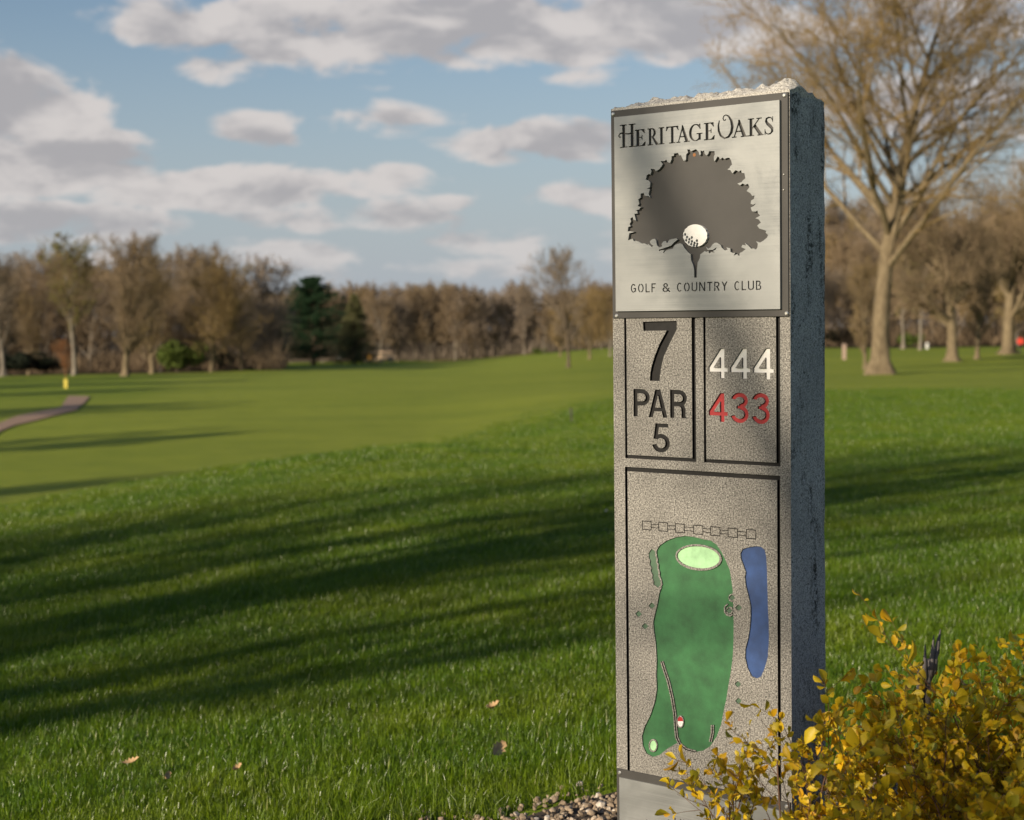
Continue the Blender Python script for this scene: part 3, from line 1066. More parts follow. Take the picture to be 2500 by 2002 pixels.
carve([ring_at(C3, 847, 487, 196, 110, .10)], 0.0, 'granite')
carve([ring_at(C3, 845, 485, 180, 92, .10)], .004, 'green_paint', 'putting_green_inlay', 'pale green oval inlay of the putting green')
carve([ring_at(C4, 278, 664, 22, 33)], 0.0, 'granite')
carve([ring_at(C4, 278, 664, 17, 26)], .003, 'green_paint', 'tee_inlay', 'small pale green oval inlay of the tee')
pathpts = [(322, 238), (335, 280), (355, 340), (374, 420), (387, 500), (392, 570), (397, 622), (414, 658), (445, 684), (492, 697)]
carve([[C4(*p) for p in vstroke([(x, y, 15) for x, y in pathpts])]], 0.0, 'granite')
carve([[C4(*p) for p in vstroke([(x, y, 5.5) for x, y in pathpts])]], .003, 'black_paint')
p2 = [(578, 560), (578, 600), (568, 645)]
carve([[C4(*p) for p in vstroke([(x, y, 15) for x, y in p2])]], 0.0, 'granite')
carve([[C4(*p) for p in vstroke([(x, y, 5.5) for x, y in p2])]], .003, 'black_paint')
carve([ring_at(C4, 416, 543, 18, 31)], 0.0, 'granite')
carve([ring_at(C4, 416, 543, 14, 26)], .002, 'white_paint', 'marker_inlay', 'small white oval marker on the fairway inlay')
carve([[C4(*p) for p in [(403, 541), (402, 530), (410, 519), (420, 519), (429, 530), (429, 541)]]], .002, 'red_paint', 'marker_cap')
hedge = [(425, 455), (438, 430), (452, 414), (470, 424), (482, 440), (480, 470), (492, 500), (488, 525), (500, 550), (498, 580), (510, 612), (508, 640), (524, 680), (530, 712), (505, 745), (485, 728),
         (466, 716), (468, 690), (456, 660), (460, 632), (444, 604), (450, 575), (434, 545), (440, 515), (428, 488)]
rim = [(x + (12 if x > 478 else 0), y + (4 if y > 700 else 0)) for x, y in hedge]
carve([[C3(*p) for p in rim]], 0.0, 'granite')
carve([[C3(*p) for p in hedge]], .004, 'hedge_paint', 'hedge_inlay', 'wavy grey green inlay of a hedge')
pond = [(1200, 455), (1215, 420), (1250, 405), (1330, 392), (1375, 397), (1405, 425), (1418, 480), (1425, 600), (1428, 750), (1432, 900), (1440, 1060), (1440, 1200), (1430, 1330),
        (1405, 1420), (1375, 1490), (1335, 1508), (1295, 1490), (1260, 1420), (1240, 1330), (1242, 1260), (1265, 1170), (1280, 1080), (1287, 980), (1285, 890), (1265, 800),
        (1245, 720), (1238, 650), (1245, 610), (1225, 550), (1205, 500)]
carve([[C3(*p) for p in pond]], .0045, 'pond_paint', 'pond_inlay', 'long blue inlay of the pond')
# the tree mark with a raised rim that bites into the fairway
carve([[C3(*p) for p in vstroke([(1090, 880, 10), (1066, 905, 11), (1066, 945, 11), (1085, 972, 12), (1115, 980, 12), (1136, 965, 10)])]], 0.0, 'granite')
carve([[C3(1128 + 30 * math.cos(a * .7854), 828 + 36 * math.sin(a * .7854)) for a in range(8)]], 0.0, 'granite')
carve([[C3(1108 + 30 * math.cos(a * .7854), 935 + 34 * math.sin(a * .7854)) for a in range(8)]], 0.0, 'granite')
for x, y in [(453, 893), (341, 963), (396, 1066), (1128, 825), (1183, 910), (1105, 935), (1178, 1555), (1183, 1697)]:
    carve([[C3(x + dx, y + dy) for dx, dy in [(-28, -2), (-20, -9), (-6, -24), (4, -25), (22, -8), (27, 2), (18, 12), (5, 25), (-5, 25), (-20, 10)]]], .004, 'hedge_paint', 'tree_mark_inlay')

Vf, Tf, rf = planar(face, REG)
smats = ['granite', 'black_paint', 'granite_side', 'white_paint', 'red_paint', 'fairway_paint', 'green_paint', 'pond_paint', 'hedge_paint']
lev = np.array([INFO[r][0] if r >= 0 else 0.0 for r in rf])
mi = [smats.index('granite' if r < 0 or INFO[r][0] == 0 else ('black_paint' if INFO[r][1] == 'black_paint' else 'granite')) for r in rf]
wall = [smats.index('black_paint') if (r >= 0 and INFO[r][1] == 'black_paint') else 0 for r in rf]
fv, ff, fm = relief(Vf, Tf, lev, mi, wall, rf >= -1)
# inlays and paint as parts lying in their recesses
for r, (lv, m, part, lab, up) in enumerate(INFO):
    if part is None:
        continue
    k = rf == r
    if not k.any():
        continue
    up_ = .0006 if m == 'black_paint' else up
    d = relief(Vf, Tf, np.full(len(Tf), lv + up_), [0] * len(Tf), [0] * len(Tf), k, base=lv - .0001)
    o = relief_obj(part, d, [m], sign)
    if lab:
        o['label'] = lab

# sides and back of the slab, slightly uneven at the rear arris
rng = np.random.default_rng(4)
nz = 90
zs_ = np.linspace(zb0, ztop, nz)
jit = np.cumsum(rng.normal(0, .0007, nz))
jit = (jit - np.linspace(jit[0], jit[-1], nz)) * .5 + rng.normal(0, .0006, nz)


def strip(cols, m_i):
    global fv, ff, fm
    n0 = len(fv)
    nc = len(cols)
    for c in cols:
        fv += [tuple(p) for p in c]
    for a in range(nc - 1):
        for i in range(nz - 1):
            ff.append((n0 + a * nz + i, n0 + (a + 1) * nz + i, n0 + (a + 1) * nz + i + 1, n0 + a * nz + i + 1))
            fm.append(m_i)


def top_drop(y):
    return 0.0


rgt = []
for y in np.linspace(0, SD, 9):
    w = y / SD
    rgt.append([(SW + (rng.normal(0, .0002) + jit[i] * (w > .95) * .8 if y > 0 else 0), y, z - (.012 * sstep(.0, 1, w) if i == nz - 1 else 0)) for i, z in enumerate(zs_)])
strip(rgt, 2)
bk = [[(x, SD, z - (.012 if i == nz - 1 else 0)) for i, z in enumerate(zs_)] for x in (SW, SW / 2, 0)]
bk[0] = rgt[-1]
strip(bk, 2)
strip([bk[-1], [(0, 0, z) for z in zs_]], 2)
slab = relief_obj('granite_slab', (fv, ff, fm), smats, sign)

# rock-faced top
nu, nw = 120, 40
U, Wd = np.meshgrid(np.linspace(0, SW, nu), np.linspace(0, SD, nw), indexing='ij')
prof = np.interp(U, [0, .02, .05, .09, .12, .16, .22, .30, .35, .372, .388, .40, .41], [.002, .007, .015, .019, .015, .014, .015, .016, .019, .022, .027, .020, .010])


def vnoise(x, y, f, seed):
    g = np.random.default_rng(seed).random((64, 64))
    x, y = x * f, y * f
    i, j = np.floor(x).astype(int), np.floor(y).astype(int)
    fx, fy = x - i, y - j
    fx, fy = fx * fx * (3 - 2 * fx), fy * fy * (3 - 2 * fy)
    G = lambda a, b: g[a % 64, b % 64]
    return (G(i, j) * (1 - fx) + G(i + 1, j) * fx) * (1 - fy) + (G(i, j + 1) * (1 - fx) + G(i + 1, j + 1) * fx) * fy


wn = Wd / SD
rise = np.interp(wn, [0, .05, .22, .45, .75, 1.0], [.0, .35, 1.0, .85, .35, 0.0])
Zt = ztop - .012 * sstep(0, 1, wn) + prof * rise + (vnoise(U, Wd, 60, 1) - .5) * .009 * np.minimum(1, wn * 10) * sstep(1, .9, wn) + (vnoise(U, Wd, 170, 2) - .5) * .0045 * np.minimum(1, wn * 14) * sstep(1, .92, wn)
Zt += (vnoise(U, Wd, 25, 7) - .5) * .008 * np.minimum(1, wn * 5) * sstep(1, .9, wn)
Zt[:, 0] = ztop - .0003 + np.abs(vnoise(U[:, 0], U[:, 0], 140, 3)) * .003
Yt = Wd + np.where(wn == 0, -.0003, 0)
Vt = np.stack([U, Yt, Zt], -1).reshape(-1, 3)
i, j = np.meshgrid(np.arange(nu - 1), np.arange(nw - 1), indexing='ij')
qt = np.stack([i * nw + j, (i + 1) * nw + j, (i + 1) * nw + j + 1, i * nw + j + 1], -1).reshape(-1, 4)
# skirt down into the slab
sk_top = [k * nw for k in range(nu)] + [(nu - 1) * nw + k for k in range(1, nw)]
Vs = Vt[sk_top].copy()
Vs[:, 2] = np.minimum(Vs[:, 2] - .002, ztop - .033)
Vs[:, 0] = np.clip(Vs[:, 0], .001, SW - .0006)
Vs[:, 1] = np.clip(Vs[:, 1], .0012, SD - .001)
n0 = len(Vt)
qs = np.array([(sk_top[k], n0 + k, n0 + k + 1, sk_top[k + 1]) for k in range(len(sk_top) - 1)])
rt = link('broken_top', mesh_np('broken_top', np.concatenate([Vt, Vs]), [qt, qs], ['granite_rough'], smooth=False), sign)
rt['label'] = 'rough broken stone top of the sign'

# lower plaque, cut by the bottom of the picture
q1 = uv(1507.2, 1874.5)[1]
pl2 = bevel_box('lower_plaque', 'black_plate', sign, pu0, pu1, .06, q1, -.0005, -T_BACK)
s1u, s1z = uv(1516.7, 1895.7)
cut = []
for ch, x, y, hgt_, wd in [('i', 460, 712, .020, 12), ('n', 512, 722, .014, 44), ('u', 592, 720, .014, 50), ('a', 688, 712, .014, 44), ('t', 760, 690, .019, 34),
                           ('u', 832, 708, .014, 46), ('v', 915, 716, .014, 50)]:
    u0, z1 = CB(x, y)
    u1 = CB(x + wd, y)[0]
    full = {'i': 1.0, 't': .95}.get(ch, .7)
    cut.append(place(THIN[ch], u0, u1, z1 - hgt_, z1 - hgt_ + hgt_ / full))
V3, T3, r3 = planar(rect(s1u, .075, .3945, s1z), cut)
k3 = r3 == -1
relief_obj('metal_panel', relief(V3, T3, np.full(len(T3), T_BACK + .003), [0] * len(T3), [0] * len(T3), k3, base=T_BACK - .0002), ['brushed_metal'], pl2)
n_pl = plaque
plaque = pl2
screw(*CB(160, 205))
screw(.401, q1 - .008)
plaque = n_pl
#MORE

# ------------------------------------------------------------------ gravel bed round the sign
def build_bed():
    n = 96
    a = np.linspace(0, 2 * math.pi, n, endpoint=False)
    wob = 1 + .035 * np.sin(a * 5 + .4) + .03 * np.sin(a * 11 + 1.3) + .018 * np.sin(a * 23)
    V = []
    rs = (0, .25, .5, .75, .98)
    for k in rs[1:]:
        x, y = BED_C[0] + BED_R[0] * np.cos(a) * wob * k, BED_C[1] + BED_R[1] * np.sin(a) * wob * k
        V.append(np.stack([x, y, hgt(x, y) + .004], 1))
    V = np.concatenate(V + [np.array([[BED_C[0], BED_C[1], float(hgt(*BED_C)) + .004]])])
    q = [(i * n + j, i * n + (j + 1) % n, (i + 1) * n + (j + 1) % n, (i + 1) * n + j) for i in range(3) for j in range(n)]
    t = [(len(V) - 1, j, (j + 1) % n) for j in range(n)]
    struct(link('gravel_bed', mesh_np('gravel_bed', V, [np.array(q)[:, ::-1], np.array(t)], ['soil'], smooth=True)))


build_bed()


def instancer(name, P, rot, scl, pick, protos):
    """one object that repeats small pieces over points (grass, gravel)"""
    me = bpy.data.meshes.new(name)
    me.vertices.add(len(P))
    me.vertices.foreach_set('co', np.asarray(P, np.float32).ravel())
    for nm, typ, arr in (('rot', 'FLOAT_VECTOR', rot), ('scl', 'FLOAT_VECTOR', scl)):
        at = me.attributes.new(nm, typ, 'POINT')
        at.data.foreach_set('vector', np.asarray(arr, np.float32).ravel())
    at = me.attributes.new('pick', 'INT', 'POINT')
    at.data.foreach_set('value', np.asarray(pick, np.int32))
    o = link(name, me)
    g = bpy.data.node_groups.new(name + '_scatter', 'GeometryNodeTree')
    g.interface.new_socket('Geometry', in_out='INPUT', socket_type='NodeSocketGeometry')
    g.interface.new_socket('Geometry', in_out='OUTPUT', socket_type='NodeSocketGeometry')
    nd, lk = g.nodes, g.links
    gi, go = nd.new('NodeGroupInput'), nd.new('NodeGroupOutput')
    ci = nd.new('GeometryNodeCollectionInfo')
    ci.inputs['Collection'].default_value = protos
    ci.inputs['Separate Children'].default_value = True
    ci.inputs['Reset Children'].default_value = True
    iop = nd.new('GeometryNodeInstanceOnPoints')
    iop.inputs['Pick Instance'].default_value = True

    def attr(nm, typ):
        a = nd.new('GeometryNodeInputNamedAttribute')
        a.data_type = typ
        a.inputs[0].default_value = nm
        return a.outputs[0]
    e2r = nd.new('FunctionNodeEulerToRotation')
    lk.new(attr('rot', 'FLOAT_VECTOR'), e2r.inputs[0])
    lk.new(gi.outputs[0], iop.inputs['Points'])
    lk.new(ci.outputs[0], iop.inputs['Instance'])
    lk.new(attr('pick', 'INT'), iop.inputs['Instance Index'])
    lk.new(e2r.outputs[0], iop.inputs['Rotation'])
    lk.new(attr('scl', 'FLOAT_VECTOR'), iop.inputs['Scale'])
    lk.new(iop.outputs[0], go.inputs[0])
    md = o.modifiers.new('scatter', 'NODES')
    md.node_group = g
    return struct(o, 'stuff')


def proto_coll(name, meshes):
    c = bpy.data.collections.new(name)
    for i, me in enumerate(meshes):
        c.objects.link(bpy.data.objects.new(f'{name}_{i:02d}', me))
    return c


def ico(sub=1):
    t = (1 + 5 ** .5) / 2
    V = [(-1, t, 0), (1, t, 0), (-1, -t, 0), (1, -t, 0), (0, -1, t), (0, 1, t), (0, -1, -t), (0, 1, -t), (t, 0, -1), (t, 0, 1), (-t, 0, -1), (-t, 0, 1)]
    F = [(0, 11, 5), (0, 5, 1), (0, 1, 7), (0, 7, 10), (0, 10, 11), (1, 5, 9), (5, 11, 4), (11, 10, 2), (10, 7, 6), (7, 1, 8), (3, 9, 4), (3, 4, 2), (3, 2, 6), (3, 6, 8), (3, 8, 9), (4, 9, 5), (2, 4, 11), (6, 2, 10), (8, 6, 7), (9, 8, 1)]
    V = [Vector(v).normalized() for v in V]
    for _ in range(sub):
        mid, F2 = {}, []

        def m(a, b):
            k = (min(a, b), max(a, b))
            if k not in mid:
                mid[k] = len(V)
                V.append(((V[a] + V[b]) / 2).normalized())
            return mid[k]
        for a, b, c in F:
            x, y, z = m(a, b), m(b, c), m(c, a)
            F2 += [(a, x, z), (b, y, x), (c, z, y), (x, y, z)]
        F = F2
    return np.array([tuple(v) for v in V]), np.array(F)


def build_gravel():
    rng = np.random.default_rng(11)
    V, F = ico(1)
    ms = []
    for k in range(14):
        v = V * (1 + rng.normal(0, .11, (len(V), 1)))
        for _ in range(3):                                   # chipped flats
            nrm = rng.normal(size=3)
            nrm /= np.linalg.norm(nrm)
            dd = v @ nrm
            cutd = rng.uniform(.55, .85)
            v = v - np.outer(np.maximum(dd - cutd, 0), nrm)
        v = v * np.array([1, rng.uniform(.6, .9), rng.uniform(.45, .7)])
        tint = np.full(len(v), rng.random())
        ms.append(mesh_np('pebble', v * .0075, [F], ['pebble'], smooth=False, tint=tint))
    c = proto_coll('pebble_shapes', ms)
    n = 46000
    x = BED_C[0] + BED_R[0] * rng.uniform(-1.12, 1.12, n)
    y = BED_C[1] + BED_R[1] * rng.uniform(-1.12, 1.12, n)
    b = bed(x, y)
    k = (b < .97) | ((b < 1.07) & (rng.random(n) < .18))
    x, y = x[k], y[k]
    z = hgt(x, y) + rng.uniform(.002, .016, len(x))
    s = rng.lognormal(0, .28, len(x))
    instancer('gravel', np.stack([x, y, z], 1), rng.uniform(0, 6.3, (len(x), 3)) * [.12, .12, 1], np.stack([s] * 3, 1), rng.integers(0, 14, len(x)), c)


build_gravel()


# ------------------------------------------------------------------ lawn
def grass_patch(rng, n=380, rad=.16, hlo=.015, hhi=.034, lean=.45):
    r = rad * np.sqrt(rng.random(n))
    a = rng.uniform(0, 2 * math.pi, n)
    base = np.stack([r * np.cos(a), r * np.sin(a), np.full(n, -.004)], 1)
    h = rng.uniform(hlo, hhi, n)
    az = rng.normal(.9, 1.5, n)
    ln = np.abs(rng.normal(lean, .35, n))
    d1 = np.stack([np.cos(az) * ln * .5, np.sin(az) * ln * .5, np.ones(n)], 1)
    d1 /= np.linalg.norm(d1, axis=1, keepdims=True)
    d2 = np.stack([np.cos(az) * ln * 1.5, np.sin(az) * ln * 1.5, np.ones(n) * .8], 1)
    d2 /= np.linalg.norm(d2, axis=1, keepdims=True)
    wa = rng.uniform(0, 2 * math.pi, n)
    side = np.stack([np.cos(wa), np.sin(wa), np.zeros(n)], 1)
    w = rng.uniform(.0008, .0014, n)[:, None]
    mid = base + d1 * (h * .55)[:, None]
    tip = mid + d2 * (h * .6)[:, None]
    V = np.stack([base - side * w, base + side * w, mid - side * w * .85, mid + side * w * .85, tip], 1).reshape(-1, 3)
    i = np.arange(n) * 5
    q = np.stack([i, i + 1, i + 3, i + 2], 1)
    t = np.stack([i + 2, i + 3, i + 4], 1)
    tint = np.clip(rng.beta(2.2, 2.2, n) * .93, 0, .93)
    tint[rng.random(n) < .014] = 1.0
    return mesh_np('grass_patch', V, [q, t], ['grass_blade'], tint=np.repeat(tint, 5))


def fair_mask(x, y):
    d, th = np.hypot(x, y), np.arctan2(x, y)
    edge = np.interp(th, [-.5, -.30, -.16, -.06, .0, .06, .15], [18, 19, 23, 29, 36, 42, 44])
    return sstep(-.1, .45, np.log(np.maximum(d, 1) / edge))


def build_lawn():
    rng = np.random.default_rng(21)
    c = proto_coll('grass_patches', [grass_patch(rng) for _ in range(7)])
    P, S, Rr, K = [], [], [], []
    for d0, d1, dens, sxy, sz in ((2.4, 9, 62, 1.0, 1.0), (9, 17, 40, 1.25, 1.05), (17, 30, 15, 2.1, 1.1), (30, 60, 6, 3.4, 1.25)):
        area = .5 * (d1 ** 2 - d0 ** 2) * 1.0
        sp = dens ** -.5                                     # jittered grid: no bald spots
        gx, gy = np.meshgrid(np.arange(-d1 * .5, d1 * .5, sp), np.arange(0, d1, sp))
        x = gx.ravel() + rng.uniform(-.5, .5, gx.size) * sp
        y = gy.ravel() + rng.uniform(-.5, .5, gx.size) * sp
        d, th = np.hypot(x, y), np.arctan2(x, y)
        k = (d >= d0) & (d < d1) & (np.abs(th) < .5)
        x, y = x[k], y[k]
        n = len(x)
        b = bed(x, y)
        k = (b > 1.07) & (fair_mask(x, y) < .10 + .75 * rng.random(n))
        x, y, b = x[k], y[k], b[k]
        n = len(x)
        P.append(np.stack([x, y, hgt(x, y)], 1))
        tall = 1 + .35 * np.exp(-((b - 1.09) / .05) ** 2)
        lush = .60 + .55 * vnoise(x + 50, y + 50, .9, 31) + .55 * vnoise(x + 50, y + 50, 3.1, 33)
        S.append(np.stack([np.full(n, sxy), np.full(n, sxy), sz * tall * lush * rng.uniform(.85, 1.15, n)], 1))
        Rr.append(np.stack([rng.normal(0, .06, n), rng.normal(0, .06, n), rng.normal(0, .8, n)], 1))
        K.append(rng.integers(0, 7, n))
    o = instancer('lawn_grass', np.concatenate(P), np.concatenate(Rr), np.concatenate(S), np.concatenate(K), c)
    o['label'] = 'mown green lawn grass'
    # ragged longer tufts hanging over the rim of the gravel
    c2 = proto_coll('edge_tufts', [grass_patch(rng, 46, .045, .05, .11, .9) for _ in range(5)])
    n = 150
    a = rng.uniform(-.5, math.pi + .5, n)
    wob = 1 + .035 * np.sin(a * 5 + .4) + .03 * np.sin(a * 11 + 1.3) + .018 * np.sin(a * 23)
    k = rng.normal(1.06, .035, n) * wob
    x, y = BED_C[0] + BED_R[0] * np.cos(a) * k, BED_C[1] + BED_R[1] * np.sin(a) * k
    o = instancer('edge_grass', np.stack([x, y, hgt(x, y)], 1), np.stack([np.zeros(n), np.zeros(n), rng.uniform(0, 6.28, n)], 1),
                  np.stack([rng.uniform(.6, 1.1, n)] * 3, 1), rng.integers(0, 5, n), c2)


build_lawn()


# ------------------------------------------------------------------ trees
def tubes(sets, sides):
    """sets: list of (P (B,N,3), R (B,N)) -> verts, quads"""
    VV, QQ, off = [], [], 0
    for (P, Rd), k in zip(sets, sides):
        B, N, _ = P.shape
        d = P[:, -1] - P[:, 0]
        d /= np.linalg.norm(d, axis=1, keepdims=True) + 1e-9
        ref = np.where(np.abs(d[:, 2:3]) < .9, np.array([[0, 0, 1.]]), np.array([[1., 0, 0]]))
        e1 = np.cross(d, ref)
        e1 /= np.linalg.norm(e1, axis=1, keepdims=True)
        e2 = np.cross(d, e1)
        an = np.arange(k) * 2 * math.pi / k
        ring = np.cos(an)[None, :, None] * e1[:, None, :] + np.sin(an)[None, :, None] * e2[:, None, :]
        V = P[:, :, None, :] + ring[:, None, :, :] * Rd[:, :, None, None]
        VV.append(V.reshape(-1, 3))
        b, n, j = np.meshgrid(np.arange(B), np.arange(N - 1), np.arange(k), indexing='ij')
        j2 = (j + 1) % k
        base = off + b * N * k
        q = np.stack([base + n * k + j, base + n * k + j2, base + (n + 1) * k + j2, base + (n + 1) * k + j], -1).reshape(-1, 4)
        QQ.append(q)
        off += B * N * k
    return np.concatenate(VV), np.concatenate(QQ)


def unit(v):
    return v / (np.linalg.norm(v, axis=-1, keepdims=True) + 1e-9)


def grow(P, Rd, L, C, N, rng, t0, t1, ang, sd, lenf, trop, wander, rr, rmin):
    B, M, _ = P.shape
    t = t0 + (t1 - t0) * ((np.arange(C)[None, :] + rng.random((B, C))) / C)
    f = t * (M - 1)
    i = np.minimum(f.astype(int), M - 2)
    w = (f - i)[..., None]
    bi = np.arange(B)[:, None]
    p0 = P[bi, i] * (1 - w) + P[bi, i + 1] * w
    tan = unit(P[bi, i + 1] - P[bi, i])
    r0 = (Rd[bi, i] * (1 - w[..., 0]) + Rd[bi, i + 1] * w[..., 0]) * rr
    perp = rng.normal(size=tan.shape)
    perp = unit(perp - (perp * tan).sum(-1, keepdims=True) * tan)
    a = np.radians(rng.normal(ang, sd, t.shape))[..., None]
    d = unit(np.cos(a) * tan + np.sin(a) * perp)
    ln = L[:, None] * lenf(t) * rng.uniform(.7, 1.25, t.shape)
    p0, d, r0, ln = p0.reshape(-1, 3), d.reshape(-1, 3), r0.ravel(), ln.ravel()
    pts = [p0]
    for s in range(N - 1):
        d = unit(d + rng.normal(0, wander, d.shape) + np.array([0, 0, trop]))
        pts.append(pts[-1] + d * (ln / (N - 1))[:, None])
    Pn = np.stack(pts, 1)
    r0 = np.maximum(r0, rmin)
    Rn = np.maximum(r0[:, None] * np.linspace(1, .22, N)[None, :], rmin * .6)
    return Pn, Rn, ln


def trunk_line(rng, H, r, N=12, wander=.03, lean=0.):
    d = np.array([lean, 0, 1.])
    p = [np.zeros(3) - np.array([0, 0, .3])]
    for k in range(N - 1):
        d = unit(d + np.append(rng.normal(0, wander, 2), 0))
        p.append(p[-1] + d * H / (N - 1))
    P = np.array(p)[None]
    z = np.linspace(0, 1, N)
    Rd = r * (1 - z) ** .8 + r * .04
    Rd[0] *= 1.55
    Rd[1] *= 1.06 if N > 10 else 1.0
    return P, Rd[None]


def bare_tree(seed, H=15., r=.32, C=(18, 9, 7, 6), t0=.22, ang=(48, 42, 40, 40), trop=(.10, .06, .05, .04), lenk=(.42, .5, .5, .55),
              shape='oval', bark='bark', twig='twig_brown', bud='bud_brown', buds=2, bud_size=.07, tw=.012, fork=0):
    rng = np.random.default_rng(seed)
    N0 = 20
    P0, R0 = trunk_line(rng, H * .96, r, N0)
    if shape == 'oval':
        lf = lambda t: lenk[0] * np.sin(np.clip((t - t0) / (1.08 - t0), 0, 1) * 2.6 + .45) ** .8
    elif shape == 'round':
        lf = lambda t: lenk[0] * np.sqrt(np.clip(1.05 - ((t - .45) / .62) ** 2, .05, 1))
    else:
        lf = lambda t: lenk[0] * np.clip(1.25 - t, .12, 1)
    l0 = np.array([H])
    P1, R1, L1 = grow(P0, R0, l0, C[0], 8, rng, t0, .98, ang[0], 9, lf, trop[0], .07, .55, .03)
    P2, R2, L2 = grow(P1, R1, L1, C[1], 6, rng, .18, 1., ang[1], 11, lambda t: lenk[1] * (1.15 - .55 * t), trop[1], .09, .5, .018)
    P3, R3, L3 = grow(P2, R2, L2, C[2], 4, rng, .15, 1., ang[2], 13, lambda t: lenk[2] * (1.1 - .4 * t), trop[2], .10, .5, tw)
    P4, R4, L4 = grow(P3, R3, L3, C[3], 3, rng, .15, 1., ang[3], 15, lambda t: lenk[3] * (1.1 - .3 * t), trop[3], .12, .6, tw * .75)
    tv, tq = tubes([(P0, R0), (P1, R1)], [14, 6])
    nb = N0 * 14
    zz = np.clip(1 - tv[:nb, 2] / (H * .09), 0, 1.2)
    an = np.tile(np.arange(14) * 2 * math.pi / 14, N0)
    fl = 1 + zz ** 2 * (.22 + .30 * np.sin(an * 3 + seed) + .14 * np.sin(an * 5 + 2 * seed))
    ctr = np.repeat(P0[0], 14, 0)
    tv[:nb] = ctr + (tv[:nb] - ctr) * fl[:, None]
    trunk = mesh_np('trunk', tv, [tq], [bark], smooth=True)
    cv, cq = tubes([(P2, R2), (P3, R3), (P4, R4)], [4, 3, 3])
    polys, midx, n0 = [cq], [np.zeros(len(cq), int)], len(cv)
    if buds:
        n = len(P4) * buds
        k = rng.integers(0, len(P4), n)
        t = rng.uniform(.2, 1, n)[:, None]
        p = P4[k, 0] * (1 - t) + P4[k, 2] * t + rng.normal(0, .03, (n, 3))
        e1, e2 = unit(rng.normal(size=(n, 3))), unit(rng.normal(size=(n, 3)))
        s = bud_size * rng.uniform(.5, 1.3, (n, 1))
        bv = np.stack([p, p + e1 * s, p + e2 * s], 1).reshape(-1, 3)
        cv = np.concatenate([cv, bv])
        polys.append(n0 + np.arange(n * 3).reshape(-1, 3))
        midx.append(np.ones(n, int))
    crown = mesh_np('crown', cv, polys, [twig, bud], np.concatenate(midx))
    top = max(cv[:, 2].max(), 1)
    return trunk, crown, top


def conifer(seed, H=14., r=.25, whorls=34, per=7, t0=.08, spread=.30, needle='needle_dark', droop=-.05, n_len=.30, top_round=.9, tuft=14, bark='bark_dark', gap=.0):
    rng = np.random.default_rng(seed)
    P0, R0 = trunk_line(rng, H, r, 10, .01)
    B, pts, rad = whorls * per, [], []
    t = np.repeat(np.linspace(t0, .985, whorls), per) + rng.normal(0, .008, B)
    az = rng.uniform(0, 2 * math.pi, B)
    L = H * spread * np.clip((1 - t), 0, 1) ** top_round * rng.uniform(.65, 1.12, B) + .25
    N = 6
    d = np.stack([np.cos(az), np.sin(az), np.full(B, .12) + .5 * t ** 3], 1)
    p = np.stack([np.zeros(B), np.zeros(B), t * H], 1)
    pts = [p]
    for k in range(N - 1):
        d = unit(d + rng.normal(0, .05, d.shape) + np.array([0, 0, droop if k < 3 else .05]))
        pts.append(pts[-1] + d * (L / (N - 1))[:, None])
    P1 = np.stack(pts, 1)
    R1 = (.045 * L / L.max())[:, None] * np.linspace(1, .2, N)[None] + .008
    tv, tq = tubes([(P0, R0), (P1, R1)], [8, 4])
    trunk = mesh_np('trunk', tv, [tq], [bark], smooth=True)
    n = B * 16
    k = np.repeat(np.arange(B), 16)
    s = rng.uniform(.15, 1.0, n) * (N - 1)
    i = np.minimum(s.astype(int), N - 2)
    w = (s - i)[:, None]
    c = P1[k, i] * (1 - w) + P1[k, i + 1] * w + rng.normal(0, .10, (n, 3)) * (L[k] / 2)[:, None].clip(.3, 1.4)
    c[:, 2] += rng.normal(0, .06, n)
    m = n * tuft
    cc = np.repeat(c, tuft, 0)
    out = unit(np.repeat(P1[k, -1] - P1[k, 0], tuft, 0))
    dd = unit(rng.normal(size=(m, 3)) + out * .9 + np.array([0, 0, .25]))
    sd_ = unit(np.cross(dd, rng.normal(size=(m, 3))))
    ln = n_len * rng.uniform(.6, 1.3, (m, 1))
    V = np.stack([cc - sd_ * .028, cc + sd_ * .028, cc + dd * ln], 1).reshape(-1, 3)
    crown = mesh_np('crown', V, [np.arange(m * 3).reshape(-1, 3)], [needle])
    return trunk, crown, H


def leafy_bush(seed, H=2.0, W=2.0, leaf='leaf_dark', n=5000, size=.10):
    rng = np.random.default_rng(seed)
    P0, R0 = trunk_line(rng, H * .5, .05, 6, .05)
    P1, R1, L1 = grow(P0, R0, np.array([H]), 14, 5, rng, .05, 1., 45, 14, lambda t: .55 * np.ones_like(t), .05, .12, .5, .012)
    tv, tq = tubes([(P0, R0), (P1, R1)], [6, 4])
    trunk = mesh_np('trunk', tv, [tq], ['bark_dark'], smooth=True)
    lob = rng.normal(0, .45, (22, 3)) * [W * .45, W * .45, H * .30] + [0, 0, H * .5]
    c = lob[rng.integers(0, 22, n)]
    d = unit(rng.normal(size=(n, 3)))
    p = c + d * rng.uniform(.4, 1, (n, 1)) ** .5 * np.array([W * .2, W * .2, H * .2])
    p[:, 2] = np.abs(p[:, 2])
    e1, e2 = unit(rng.normal(size=(n, 3))), unit(rng.normal(size=(n, 3)))
    s = size * rng.uniform(.6, 1.3, (n, 1))
    V = np.stack([p - e1 * s, p + e2 * s * .6, p + e1 * s, p - e2 * s * .6], 1).reshape(-1, 3)
    crown = mesh_np('crown', V, [np.arange(n * 4).reshape(-1, 4)], [leaf])
    return trunk, crown, p[:, 2].max()


def remat(proto, bark, mats):
    t, c, h = proto
    t2, c2 = t.copy(), c.copy()
    t2.materials[0] = MATS[bark]
    for i, m in enumerate(mats):
        c2.materials[i] = MATS[m]
    return t2, c2, h


